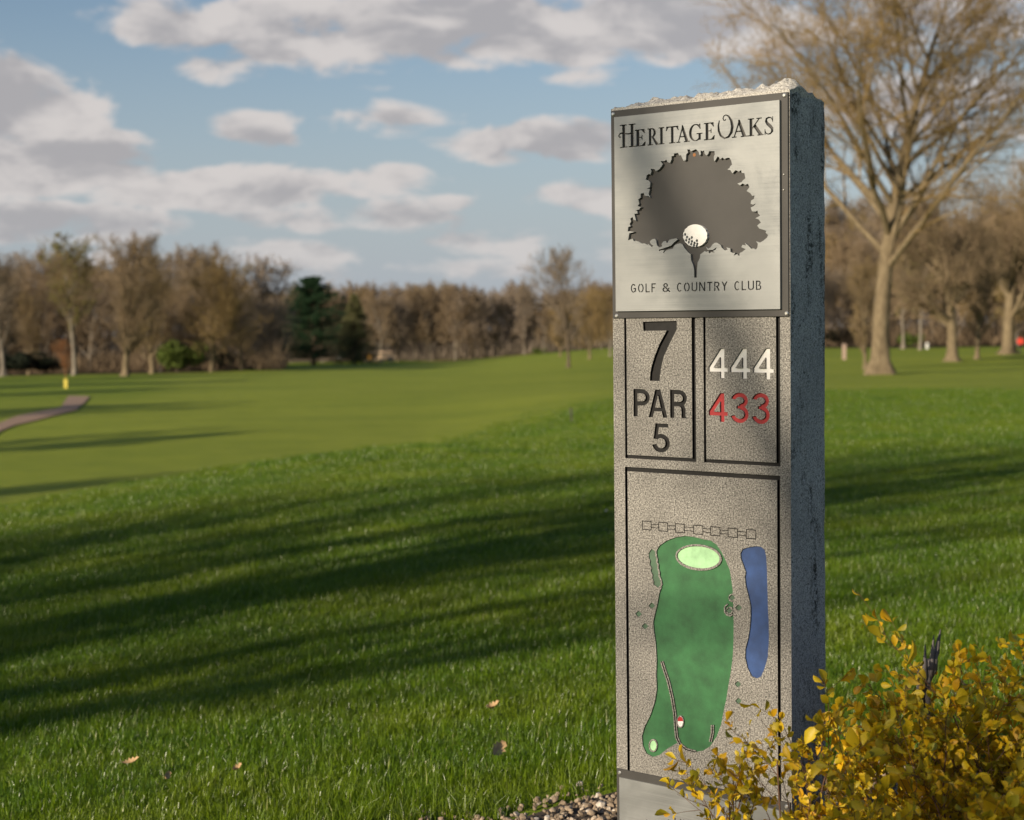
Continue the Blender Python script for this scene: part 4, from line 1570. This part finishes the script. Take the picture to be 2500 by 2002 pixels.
def plant(name, proto, p, H, label, cat='tree', group=None, rz=0., wide=1.):
    t, c, h0 = proto
    o = empty(name, p, rz)
    s = H / h0
    o.scale = (s * wide, s * wide, s)
    tag(o, label, cat, group)
    link('trunk', t, o)
    link('crown', c, o)
    return o


def base_py(p):
    v = CAMR.to_3x3().transposed() @ (Vector(p) - Vector((0, 0, EYE)))
    return 1001 - v.y / -v.z * FPX


TREES_LOG = []


def plant_px(name, proto, px, dist, top_py, label, cat='tree', group=None, rz=0., wide=1.):
    p = on_ground(px, dist)
    by = base_py(p)
    H = (by - top_py) / FPX * dist
    TREES_LOG.append((name, px, round(by), round(H, 1)))
    return plant(name, proto, p, H, label, cat, group, rz, wide)


T_BIG = bare_tree(8, 21., .40, (34, 12, 8, 7), .26, (44, 36, 38, 42), (.030, .04, .04, .03), (.60, .46, .46, .5), 'vase', 'bark', 'twig_gold', 'bud_gold', 1, .07, .012)
T_OV1 = bare_tree(12, 15., .28, (28, 10, 7, 6), .13, (38, 34, 36, 38), (.15, .10, .08, .06), (.40, .5, .5, .55), bark='bark', twig='twig_brown', bud='bud_gold', tw=.012, bud_size=.07)
T_OV2 = bare_tree(23, 15., .26, (28, 10, 7, 6), .15, (36, 34, 36, 38), (.15, .10, .08, .06), (.36, .5, .5, .55), bark='bark', twig='twig_brown', bud='bud_brown', tw=.012, bud_size=.07)
T_RND = bare_tree(34, 13., .28, (28, 11, 7, 6), .14, (50, 42, 40, 40), (.10, .06, .05, .04), (.48, .5, .5, .55), 'round', 'bark', 'twig_gold', 'bud_gold', 1, .08, .016)
T_SLIM = bare_tree(45, 16., .22, (22, 8, 6, 5), .30, (40, 38, 40, 40), (.12, .08, .05, .04), (.26, .5, .5, .55), bark='bark_grey', twig='twig_brown', bud='bud_green', tw=.018, bud_size=.11)
T_YNG = bare_tree(56, 12., .17, (30, 9, 6, 5), .20, (46, 34, 36, 38), (.10, .08, .06, .05), (.36, .5, .5, .55), 'oval', 'bark_dark', 'twig_grey', 'bud_brown', 1, .07, .012)
T_STOUT = bare_tree(37, 13., .50, (28, 11, 8, 6), .22, (50, 40, 40, 40), (.06, .06, .05, .04), (.55, .5, .5, .55), 'round', 'bark', 'twig_brown', 'bud_brown', 1, .07, .015)
T_W1 = bare_tree(67, 15., .20, (26, 8, 6, 5), .10, (38, 40, 40, 40), (.14, .06, .05, .04), (.30, .5, .5, .55), bark='bark_grey', twig='twig_grey', bud='bud_brown', tw=.026, bud_size=.09, buds=1)
T_W2 = bare_tree(78, 15., .22, (26, 8, 6, 5), .10, (46, 42, 40, 40), (.10, .06, .05, .04), (.36, .5, .5, .55), 'round', 'bark_grey', 'twig_brown', 'bud_brown', 1, .10, .026)
T_W3 = remat(T_W1, 'bark_grey', ['twig_gold', 'bud_green'])
T_W4 = remat(T_W2, 'bark_grey', ['twig_gold', 'bud_gold'])
T_W5 = remat(T_W2, 'bark_dark', ['twig_grey', 'bud_brown'])
T_GREY = remat(T_OV2, 'bark_grey', ['twig_grey', 'bud_brown'])
T_OVG = remat(T_OV1, 'bark', ['twig_gold', 'bud_green'])
T_RNB = remat(T_RND, 'bark', ['twig_brown', 'bud_brown'])
T_RED = remat(T_YNG, 'twig_red', ['twig_red', 'twig_red'])
T_SHADE = bare_tree(91, 15., .52, (30, 7, 4, 2), .20, (52, 44, 42, 42), (.05, .05, .04, .04), (.42, .46, .46, .5), 'round', 'bark_dark', 'twig_brown', 'bud_brown', 0, .06, .007)
T_SHADE2 = bare_tree(97, 12., .46, (26, 8, 4, 2), .22, (50, 44, 42, 42), (.05, .05, .04, .04), (.42, .5, .46, .5), 'round', 'bark_dark', 'twig_brown', 'bud_brown', 0, .06, .010)
C_PINE = conifer(3, 14., .26, 40, 9, .07, .56, 'needle_dark', -.02, .42, .62)
C_SPR = conifer(4, 12., .2, 38, 8, .05, .36, 'needle_olive', -.08, .28, .9)
C_DARK = conifer(6, 9., .2, 22, 7, .06, .42, 'leaf_dark', -.06, .34, .6)
B_DARK = leafy_bush(7, 2.2, 3.0, 'leaf_dark')
B_GRN = leafy_bush(8, 2.6, 2.6, 'leaf_spring')

# -- trees standing on the grass
plant_px('bare_tree', T_BIG, 2150, 86, -200, 'big old tree with a flared trunk and golden budding limbs, beside the sign', rz=4.0, wide=1.12)
plant_px('bare_tree', T_OV1, 2113, 102, 600, 'slim trunked golden tree just behind the big flared trunk', rz=1.)
plant_px('bare_tree', T_STOUT, 2325, 122, 400, 'stout bare tree whose thick trunk leans and splits, right of the big flared trunk', rz=.5)
plant_px('bare_tree', T_OV2, 2386, 127, 540, 'thin yellowish trunk tree beside the stout leaning trunk', rz=2.)
plant_px('bare_tree', T_STOUT, 2462, 142, 330, 'tall brown bare tree with paired trunks at the lawn edge', rz=4.)
plant_px('bare_tree', T_OVG, 2476, 146, 480, 'slender twin trunk standing tight behind the paired trunks', rz=3.)
plant_px('bare_tree', T_OV1, 2545, 132, 300, 'golden bare tree at the far edge of the right lawn', rz=5.)
plant_px('bare_tree', T_SLIM, 2205, 176, 590, 'slim pale trunk close to the wood edge, between big trunk and stout trunk', rz=1.4)
plant_px('bare_tree', T_SLIM, 2247, 168, 560, 'pale straight trunk in front of the right wood, next to a white marker', rz=2.9)
plant_px('bare_tree', T_YNG, 1389, 128, 588, 'lone young bare tree with a dark trunk on the fairway edge', rz=.8)
plant_px('bare_tree', T_RND, 1440, 160, 700, 'low golden budding tree behind the lone young tree', rz=1.8)
plant_px('bare_tree', T_RND, 1368, 205, 725, 'low yellowish tree with forked stem behind the dark young trunk', rz=.2)
plant_px('bare_tree', T_W4, 1490, 168, 690, 'golden rounded tree half hidden behind the sign edge', rz=2.2)
plant_px('bare_tree', T_OV2, 306, 160, 556, 'tall bare tree with a pale trunk, foremost of the left group', rz=.4, wide=1.25)
plant_px('bare_tree', T_OV1, 373, 178, 574, 'tall dense brown tree just right of the pale foremost trunk', rz=2.6, wide=1.25)
plant_px('bare_tree', T_SLIM, 182, 176, 566, 'narrow pale budding tree rising above the red sapling', rz=1.1, wide=1.25)
plant_px('bare_tree', T_GREY, 8, 178, 598, 'grey bare tree over dark shrubs at the end of the left group', rz=3.3, wide=1.25)
plant_px('bare_tree', T_RND, 516, 182, 606, 'broad golden brown tree with a rounded crown beside the dark evergreen', rz=.9)
plant_px('bare_tree', T_RNB, 590, 190, 705, 'low brown rounded tree leaning towards the dark evergreen', rz=4.1)
plant_px('bare_tree', T_OV1, 70, 190, 690, 'small brown bare tree between grey tree and narrow budding tree', rz=5.2)
plant_px('sapling', T_RED, 160, 163, 822, 'small reddish sapling beyond the yellow stake', 'sapling', rz=1.)
plant_px('pine_tree', C_PINE, 765, 262, 682, 'dark green pine tree with a wide skirt', 'pine tree', rz=1., wide=1.3)
plant_px('spruce_tree', C_SPR, 868, 252, 722, 'smaller olive spruce tree right of the dark pine', 'spruce tree', rz=2., wide=1.2)
plant_px('dark_evergreen', C_DARK, 664, 236, 775, 'almost black low evergreen left of the pine', 'evergreen', rz=.3)
plant_px('dark_shrub', B_DARK, 534, 196, 852, 'black green shrub under the broad golden brown tree', 'shrub')
plant_px('dark_shrub', B_DARK, 40, 186, 858, 'wide dark shrub below the grey bare tree', 'shrub', rz=2., wide=1.5)
plant_px('dark_shrub', B_DARK, 110, 188, 872, 'dark shrub below the small brown bare tree', 'shrub', rz=3., wide=1.3)
plant_px('green_shrub', B_GRN, 432, 188, 828, 'upright yellow green shrub between pale trunks of the left group', 'shrub', rz=1.)
plant_px('green_shrub', B_GRN, 1312, 285, 850, 'low green shrub at the foot of the far wood near the straw bank', 'shrub', wide=1.6)
plant_px('green_shrub', B_GRN, 2218, 190, 812, 'pale green shrub below the slim trunks at the right wood', 'shrub', rz=.7, wide=1.2)
plant_px('dark_shrub', B_DARK, 2060, 200, 800, 'dark brush behind the weathered wooden post', 'shrub', rz=.7, wide=1.2)

# -- woods in the distance: single trees one can tell apart
rngw = random.Random(8)
LOOK = {id(T_W1[1]): 'grey slender leafless tree', id(T_W2[1]): 'brown round crowned leafless tree', id(T_W3[1]): 'golden slender tree with pale buds',
        id(T_W4[1]): 'golden round crowned tree', id(T_W5[1]): 'dull grey round crowned leafless tree', id(T_RNB[1]): 'dense brown leafless tree'}
WL = ['in the wood behind the left group', 'in the far wood beyond the fairway', 'in the wood behind the right lawn']


def wood_tree(proto, x, d, top, w, group):
    lab = LOOK[id(proto[1])] + ' ' + WL[w]
    plant_px('bare_tree', proto, x, d, top, lab, group=group + ', ' + lab.split(' in the')[0] + 's', rz=rngw.uniform(0, 6), wide=rngw.uniform(.9, 1.2))


protos = [T_W1, T_W1, T_W1, T_W2, T_W2, T_W2, T_W5, T_W5, T_W3, T_W4]
for row, (d_, step) in enumerate(((204, 50), (226, 42))):
    x = -420 + row * 20
    while x < 690:
        top = (665, 605)[row] + rngw.uniform(-25, 45) + (30 if x > 560 else 0)
        wood_tree(rngw.choice([T_W1, T_W2, T_W4, T_W5, T_RNB]), x, d_ + rngw.uniform(-8, 8), top, 0, 'trees of the left wood')
        x += step * rngw.uniform(.7, 1.3)
for row, (d_, step) in enumerate(((306, 34), (326, 28), (348, 30))):
    x = 640 + row * 9
    while x < 1990:
        top = 700 + rngw.uniform(-18, 34) + (20 if 1300 < x < 1420 else 0) - row * 4
        wood_tree(rngw.choice(protos), x, d_ + rngw.uniform(-7, 7), top, 1, 'trees of the far wood')
        x += step * rngw.uniform(.7, 1.3)
for row, (d_, step) in enumerate(((200, 44), (224, 40), (246, 40))):
    x = 1960 + row * 13
    while x < 3050:
        top = (600, 540, 500)[row] + rngw.uniform(-35, 45)
        wood_tree(rngw.choice([T_W1, T_W2, T_W2, T_W5, T_W3, T_W4]), x, d_ + rngw.uniform(-8, 8), top, 2, 'trees of the right wood')
        x += step * rngw.uniform(.7, 1.3)


def undergrowth(name, px0, px1, d0, d1, hmax, n, m, seed):
    """thicket of thin stems at the foot of a wood"""
    rng = np.random.default_rng(seed)
    px, dist = rng.uniform(px0, px1, n), rng.uniform(d0, d1, n)
    x, y = (px - 1250) / FPX * dist, dist
    clump = .45 + .8 * vnoise(x + 300, y, .12, seed)
    h = hmax * rng.uniform(.25, 1, n) * clump
    lean = rng.normal(0, .35, (n, 2)) * h[:, None]
    w = rng.uniform(.02, .05, n)
    a = rng.uniform(0, 3.14, n)
    b0 = np.stack([x, y, hgt(x, y) + rng.uniform(0, .35, n) * h], 1)
    sd2 = np.stack([np.cos(a) * w, np.sin(a) * w, np.zeros(n)], 1)
    tip = b0 + np.stack([lean[:, 0], lean[:, 1], h * .75], 1)
    V = np.stack([b0 - sd2, b0 + sd2, tip], 1).reshape(-1, 3)
    struct(link(name, mesh_np(name, V, [np.arange(n * 3).reshape(-1, 3)], [m])), 'stuff')


undergrowth('undergrowth', -440, 700, 194, 226, 4.0, 26000, 'twig_brown', 3)
undergrowth('undergrowth', 640, 2000, 303, 345, 4.5, 36000, 'twig_grey', 4)
undergrowth('undergrowth', 1960, 3070, 198, 236, 4.0, 26000, 'twig_brown', 5)

# -- trees behind and left of the viewpoint: the low sun throws their shadows over the lawn
def free_tree(proto, x, y, H, label, rz=0.):
    plant('bare_tree', proto, (x, y, float(hgt(x, y))), H, label, rz=rz)


free_tree(T_SHADE, -13.9, -4.4, 11.5, 'bare spreading tree whose branch shadows fall across the lawn by the sign', .7)
free_tree(T_SHADE2, -8.9, -6.9, 8.6, 'younger bare tree behind the viewpoint, dappling the face of the sign', 1.9)
free_tree(T_SHADE, -18.5, -6.8, 13., 'bare tree standing just behind the spreading tree, its limbs striping the lawn', 2.5)
free_tree(T_OV1, -27, 12, 10.0, 'dense bare tree shading the grass bank left of the sign', 2.1)
free_tree(T_W2, -30, 27, 10, 'bare tree beside the near end of the cart path', 4.)
free_tree(T_W2, -36, 41, 11, 'bare tree standing left of the cart path', 1.)
free_tree(T_W2, -43, 62, 12, 'bare tree left of the fairway, shading the end of the cart path', 3.)
free_tree(T_RNB, -45, 82, 13, 'brown bare tree near the yellow stake, shading the fairway', 5.)
free_tree(T_W2, -52, 104, 14, 'brown bare tree off the left of the fairway, before the left group', 2.)
free_tree(T_RNB, -55, 126, 15, 'round brown tree nearest the left group, off the fairway', 2.6)
free_tree(T_RNB, 20, 24, 11, 'bare tree off to the right, shading the lawn below the big flared trunk', 5.)


# ------------------------------------------------------------------ yellow shrubs by the sign
def leaf_mesh(name, L, W, tint):
    t = [(0, 0), (.25, .55), (.55, 1.0), (.82, .75), (1, 0)]
    V, Q = [], []
    for s, w in t:
        z = .10 * math.sin(s * 3.0)
        for k in (-1, 0, 1):
            V.append((k * w * W / 2, s * L, (z + (.20 * abs(k) * w if True else 0)) * L * .8))
    for i in range(len(t) - 1):
        for k in range(2):
            a = i * 3 + k
            Q.append((a, a + 1, a + 4, a + 3))
    return mesh_np(name, np.array(V), [np.array(Q)], ['shrub_leaf'], smooth=True, tint=np.full(len(V), tint))


LEAVES = [leaf_mesh('leaf', .018, .0105, .0), leaf_mesh('leaf', .015, .0095, .33), leaf_mesh('leaf', .021, .0105, .66)]


def yellow_shrub(name, label, base, stems, seed, H, aim, spread, n_obj, leaf_per, twigs=(7, 5), hollow=.25):
    rng = np.random.default_rng(seed)
    o = tag(empty(name, base), label, 'shrub')
    d0 = unit(np.stack([rng.normal(aim[0], spread, stems), rng.normal(aim[1], spread, stems), np.ones(stems)], 1))
    L0 = H * rng.uniform(.55, 1.12, stems)
    N = 9
    p = [np.stack([rng.normal(0, .05, stems), rng.normal(0, .05, stems), np.full(stems, -.01)], 1)]
    d = d0
    for k in range(N - 1):
        d = unit(d + rng.normal(0, .10, d.shape) + np.array([aim[0] * .04, aim[1] * .04, .01]))
        p.append(p[-1] + d * (L0 / (N - 1))[:, None])
    P0 = np.stack(p, 1)
    R0 = np.linspace(.0032, .0012, N)[None].repeat(stems, 0)
    P1, R1, L1 = grow(P0, R0, L0, twigs[0], 5, rng, .35, 1., 38, 12, lambda t: .36 * (1.25 - .6 * t), .05, .14, .6, .0009)
    P2, R2, L2 = grow(P1, R1, L1, twigs[1], 4, rng, .2, 1., 42, 14, lambda t: .42 * np.ones_like(t), .05, .16, .6, .0007)
    V, Q = tubes([(P0, R0), (P1, R1), (P2, R2)], [6, 4, 3])
    link('stems', mesh_np('stems', V, [Q], ['stem'], smooth=True), o)
    # leaves along the twigs
    pos, dr = [], []
    for P in (P1, P2):
        B, M, _ = P.shape
        n = B * leaf_per
        k = rng.integers(0, B, n)
        t = rng.uniform(.15, 1, n) ** .7 * (M - 1)
        i = np.minimum(t.astype(int), M - 2)
        w = (t - i)[:, None]
        pos.append(P[k, i] * (1 - w) + P[k, i + 1] * w)
        tn = unit(P[k, i + 1] - P[k, i])
        dr.append(unit(tn * .6 + rng.normal(0, .75, tn.shape) + np.array([0, 0, .25])))
    pos, dr = np.concatenate(pos), np.concatenate(dr)
    g = pos + np.array(base)
    v = g - np.array([0, 0, EYE])
    px, py = 1250 + v[:, 0] / v[:, 1] * FPX, 1001 - (v[:, 2] / v[:, 1] + PITCH) * FPX
    keep = pos[:, 2] > H * hollow
    pos, dr, g, px, py = pos[keep], dr[keep], g[keep], px[keep], py[keep]
    # the leaves that show largest are single objects
    seen = (px < 2500) & (py < 2002)
    order = np.argsort(np.where(seen, 0, 10) + g[:, 1] + rng.normal(0, .1, len(g)))
    roll = rng.uniform(0, 6.28, len(pos))
    sc = rng.lognormal(-.05, .32, len(pos))
    mats_ = []
    for q in range(len(pos)):
        rot = Vector(dr[q]).to_track_quat('Y', 'Z').to_matrix().to_4x4() @ Matrix.Rotation(roll[q], 4, 'Y')
        mats_.append(Matrix.Translation(pos[q]) @ rot @ Matrix.Scale(sc[q], 4))
    for q in order[:n_obj]:
        lf = bpy.data.objects.new('leaf', LEAVES[int(rng.integers(0, 3))])
        COL.objects.link(lf)
        lf.parent = o
        lf.matrix_local = mats_[q]
    rest = order[n_obj:]
    if len(rest):
        co = np.array([v.co[:] for v in LEAVES[0].vertices])
        fq = np.array([p_.vertices[:] for p_ in LEAVES[0].polygons])
        M = np.array([[list(r_) for r_ in mats_[q]] for q in rest])
        V = np.einsum('bij,vj->bvi', M[:, :3, :3], co) + M[:, None, :3, 3]
        F = (fq[None] + (np.arange(len(rest)) * len(co))[:, None, None]).reshape(-1, 4)
        tint = np.repeat(rng.random(len(rest)), len(co))
        fo = link('foliage', mesh_np('foliage', V.reshape(-1, 3), [F], ['shrub_leaf'], smooth=True, tint=tint), o)
        fo['kind'] = 'stuff'
    return o


yellow_shrub('yellow_shrub', 'broad yellow leaved shrub growing beside the sign', (.84, 2.72, float(hgt(.84, 2.72))), 56, 5, .57, (-.12, .05), .46, 300, 7)
yellow_shrub('yellow_shrub', 'small sprig of yellow leaved shrub in front of the lower plaque', (.42, 2.72, float(hgt(.42, 2.72))), 8, 9, .45, (-.05, .05), .09, 260, 4, (7, 4), .5)


def dead_stalk():
    o = tag(empty('dead_stalk', (.685, 2.86, float(hgt(.685, 2.86)))), 'grey broken dead stalk sticking up out of the yellow shrub', 'dead plant')
    rng = random.Random(4)
    b = MB()
    b.tube([(0, 0, 0), (.004, 0, .3), (.008, 0, .5), (.012, 0, .60)], [.007, .006, .006, .004], 6)
    b.build('stem', 'stalk_grey', o, True)
    for k, (x, z0, z1) in enumerate([(-.006, .50, .585), (.004, .52, .625), (.016, .53, .64), (.022, .55, .615), (-.002, .46, .55), (.027, .57, .648)]):
        b = MB()
        b.tube([(x * .4, .002 * k, z0), (x, .003 * k - .006, (z0 + z1) / 2), (x * 1.25, .003 * k - .006, z1)], [.003, .0055, .0008], 5)
        b.build('dry_tip', 'stalk_grey', o, True)


dead_stalk()


# ------------------------------------------------------------------ small things
def oak_leaf(px, py, L, label, rz, curl, m='dry_leaf', tilt=.3):
    p = ground_at(px, py)
    out = [(0, 0), (.08, .10), (.18, .12), (.24, .26), (.34, .16), (.44, .36), (.54, .20), (.66, .32), (.74, .16), (.88, .18), (1, 0)]
    V, Q = [], []
    for s, w in out:
        for k in (-1, 0, 1):
            V.append(((s - .5) * L, k * w * L * .8, curl * L * ((s - .5) ** 2 * 1.4 + abs(k) * w * .9)))
    for i in range(len(out) - 1):
        for k in range(2):
            a = i * 3 + k
            Q.append((a, a + 1, a + 4, a + 3))
    me = mesh_np('fallen_leaf', np.array(V), [np.array(Q)], [m], smooth=True)
    o = link('fallen_leaf', me)
    o.location = (p.x, p.y, p.z + .045)
    o.rotation_euler = (tilt, -.25, rz)
    tag(o, label, 'leaf')
    return o


D = 1.1596
oak_leaf(1038 * D, 1524 * D, .046, 'crumpled tan leaf on the grass, farther from the gravel', .4, 1.1)
oak_leaf(1046 * D, 1622 * D, .075, 'long upright tan leaf on the grass beside the gravel', 1.1, .5, tilt=.9)
oak_leaf(277 * D, 1640 * D, .05, 'flat tan leaf lying far out on the lawn', .2, .6)
oak_leaf(349 * D, 1682 * D, .04, 'small upright orange brown leaf on the lawn', 1.5, .9, tilt=.8)
oak_leaf(499 * D, 1664 * D, .036, 'small folded tan leaf among the grass blades', .9, 1.0)
oak_leaf(1275 * D, 1092 * D, .032, 'tiny pale petal on shaded grass just past the sign edge', .9, .8, 'pale_petal', .5)


def stake():
    p = ground_at(1396, 1040)
    h = height_at(44, p)
    o = tag(empty('ground_stake', p), 'thin dark leaning stake with a long shadow on the lawn', 'stake')
    b = MB()
    b.tube([(0, 0, -.05), (-.006, 0, h * .5), (-.014, 0, h)], [.022, .020, .018], 8)
    b.build('shaft', 'dark_stake', o, True)
    b = MB()
    b.tube([(-.014, 0, h - .004), (-.0145, 0, h + .008)], [.026, .022], 8)
    b.build('cap', 'dark_stake', o, True)


stake()


def marker_post(name, px, dist, h, w, m, label, cat, cap=None, capm=None, z0=0.):
    p = on_ground(px, dist)
    o = tag(empty(name, p), label, cat)
    b = MB()
    b.box((-w / 2, -w / 2, -.1), (w / 2, w / 2, h * .93))
    b.add([(-w / 2, -w / 2, h * .931), (w / 2, -w / 2, h * .931), (w / 2, w / 2, h * .931), (-w / 2, w / 2, h * .931), (0, 0, h)], [(0, 1, 4), (1, 2, 4), (2, 3, 4), (3, 0, 4)])
    b.build('post', m, o)
    if cap:
        r, zc_ = cap
        b = MB()
        n = 14
        ring = lambda y: [(r * math.cos(2 * math.pi * k / n), y, zc_ + r * math.sin(2 * math.pi * k / n)) for k in range(n)]
        b.add(ring(-w / 2 - .03) + ring(-w / 2 - .005), [tuple(range(n))] + [(k, (k + 1) % n, n + (k + 1) % n, n + k) for k in range(n)] + [tuple(range(2 * n - 1, n - 1, -1))])
        b.build('disc', capm, o)
    return o


gp = ground_at(160, 948)
marker_post('yardage_stake', 160, gp.y, height_at(24, gp), height_at(8, gp), 'yellow_paint', 'yellow stake standing on the grass beyond the cart path', 'stake')
marker_post('round_sign', 672, 225, .95, .08, 'cart_dark', 'white disc in place of a blurred glint under the black evergreen', 'sign', (.36, .98), 'white_paint')  # this and the next two: discs added where car glints blur to circles
marker_post('round_sign', 819, 300, 1.0, .08, 'cart_dark', 'duller white disc in place of a blurred glint between pine and spruce', 'sign', (.30, 1.0), 'weathered_wood')
marker_post('round_sign', 829, 296, 1.0, .08, 'cart_dark', 'bright white disc in place of a blurred glint between pine and spruce', 'sign', (.42, 1.0), 'white_paint')
marker_post('round_sign', 903, 290, 1.0, .08, 'cart_dark', 'orange round sign right of the spruce', 'sign', (.40, 1.05), 'orange_paint')
marker_post('wooden_post', 2061, 132, 1.25, .26, 'weathered_wood', 'weathered pinkish wooden post left of the big flared trunk', 'post')
marker_post('white_marker', 2263, 172, .65, .24, 'white_paint', 'short white marker beside a pale straight trunk', 'marker')
marker_post('red_sign', 2490, 150, .7, .10, 'cart_dark', 'red round sign near the paired trunks', 'sign', (.30, 1.0), 'flag_red')


def golf_cart(px, dist):
    p = on_ground(px, dist)
    o = tag(empty('golf_cart', p, .5), 'small golf cart with a tan roof parked at the far wood', 'golf cart')
    b = MB()
    b.box((-1.15, -.55, .30), (1.15, .55, .62))
    b.add([(.5, -.5, .62), (1.1, -.45, .62), (1.1, .45, .62), (.5, .5, .62), (.72, -.45, .95), (.95, -.4, .88), (.95, .4, .88), (.72, .45, .95)],
          [(4, 5, 6, 7), (0, 1, 5, 4), (1, 2, 6, 5), (2, 3, 7, 6), (3, 0, 4, 7)])
    b.build('body', 'cart_dark', o)
    b = MB()
    b.box((-.75, -.5, .64), (-.1, .5, .82))
    b.box((-.85, -.5, .64), (-.72, .5, 1.15))
    b.build('seat', 'cart_tan', o)
    b = MB()
    b.box((-1.0, -.62, 1.66), (.85, .62, 1.78))
    b.box((-.9, -.55, 1.781), (.75, .55, 1.84))
    b.build('roof', 'cart_tan', o)
    for x, y in ((-.92, -.52), (-.92, .52), (.78, -.5), (.78, .5)):
        b = MB()
        b.tube([(x, y, .62), (x * .98, y, 1.66)], .025, 6)
        b.build('roof_post', 'cart_dark', o)
    for x in (-.8, .8):
        for y in (-.56, .56):
            b = MB()
            b.tube([(x, y - .09, .24), (x, y + .09, .24)], .24, 14)
            w = b.build('wheel', 'rubber', o)
            b = MB()
            b.tube([(x, y - .095, .24), (x, y + .095, .24)], .11, 10)
            b.build('rim', 'screw_metal', w)
    b = MB()
    b.box((-1.25, -.5, .63), (-.86, .5, 1.25))
    b.build('bag_rack', 'cart_tan', o)


golf_cart(943, 288)
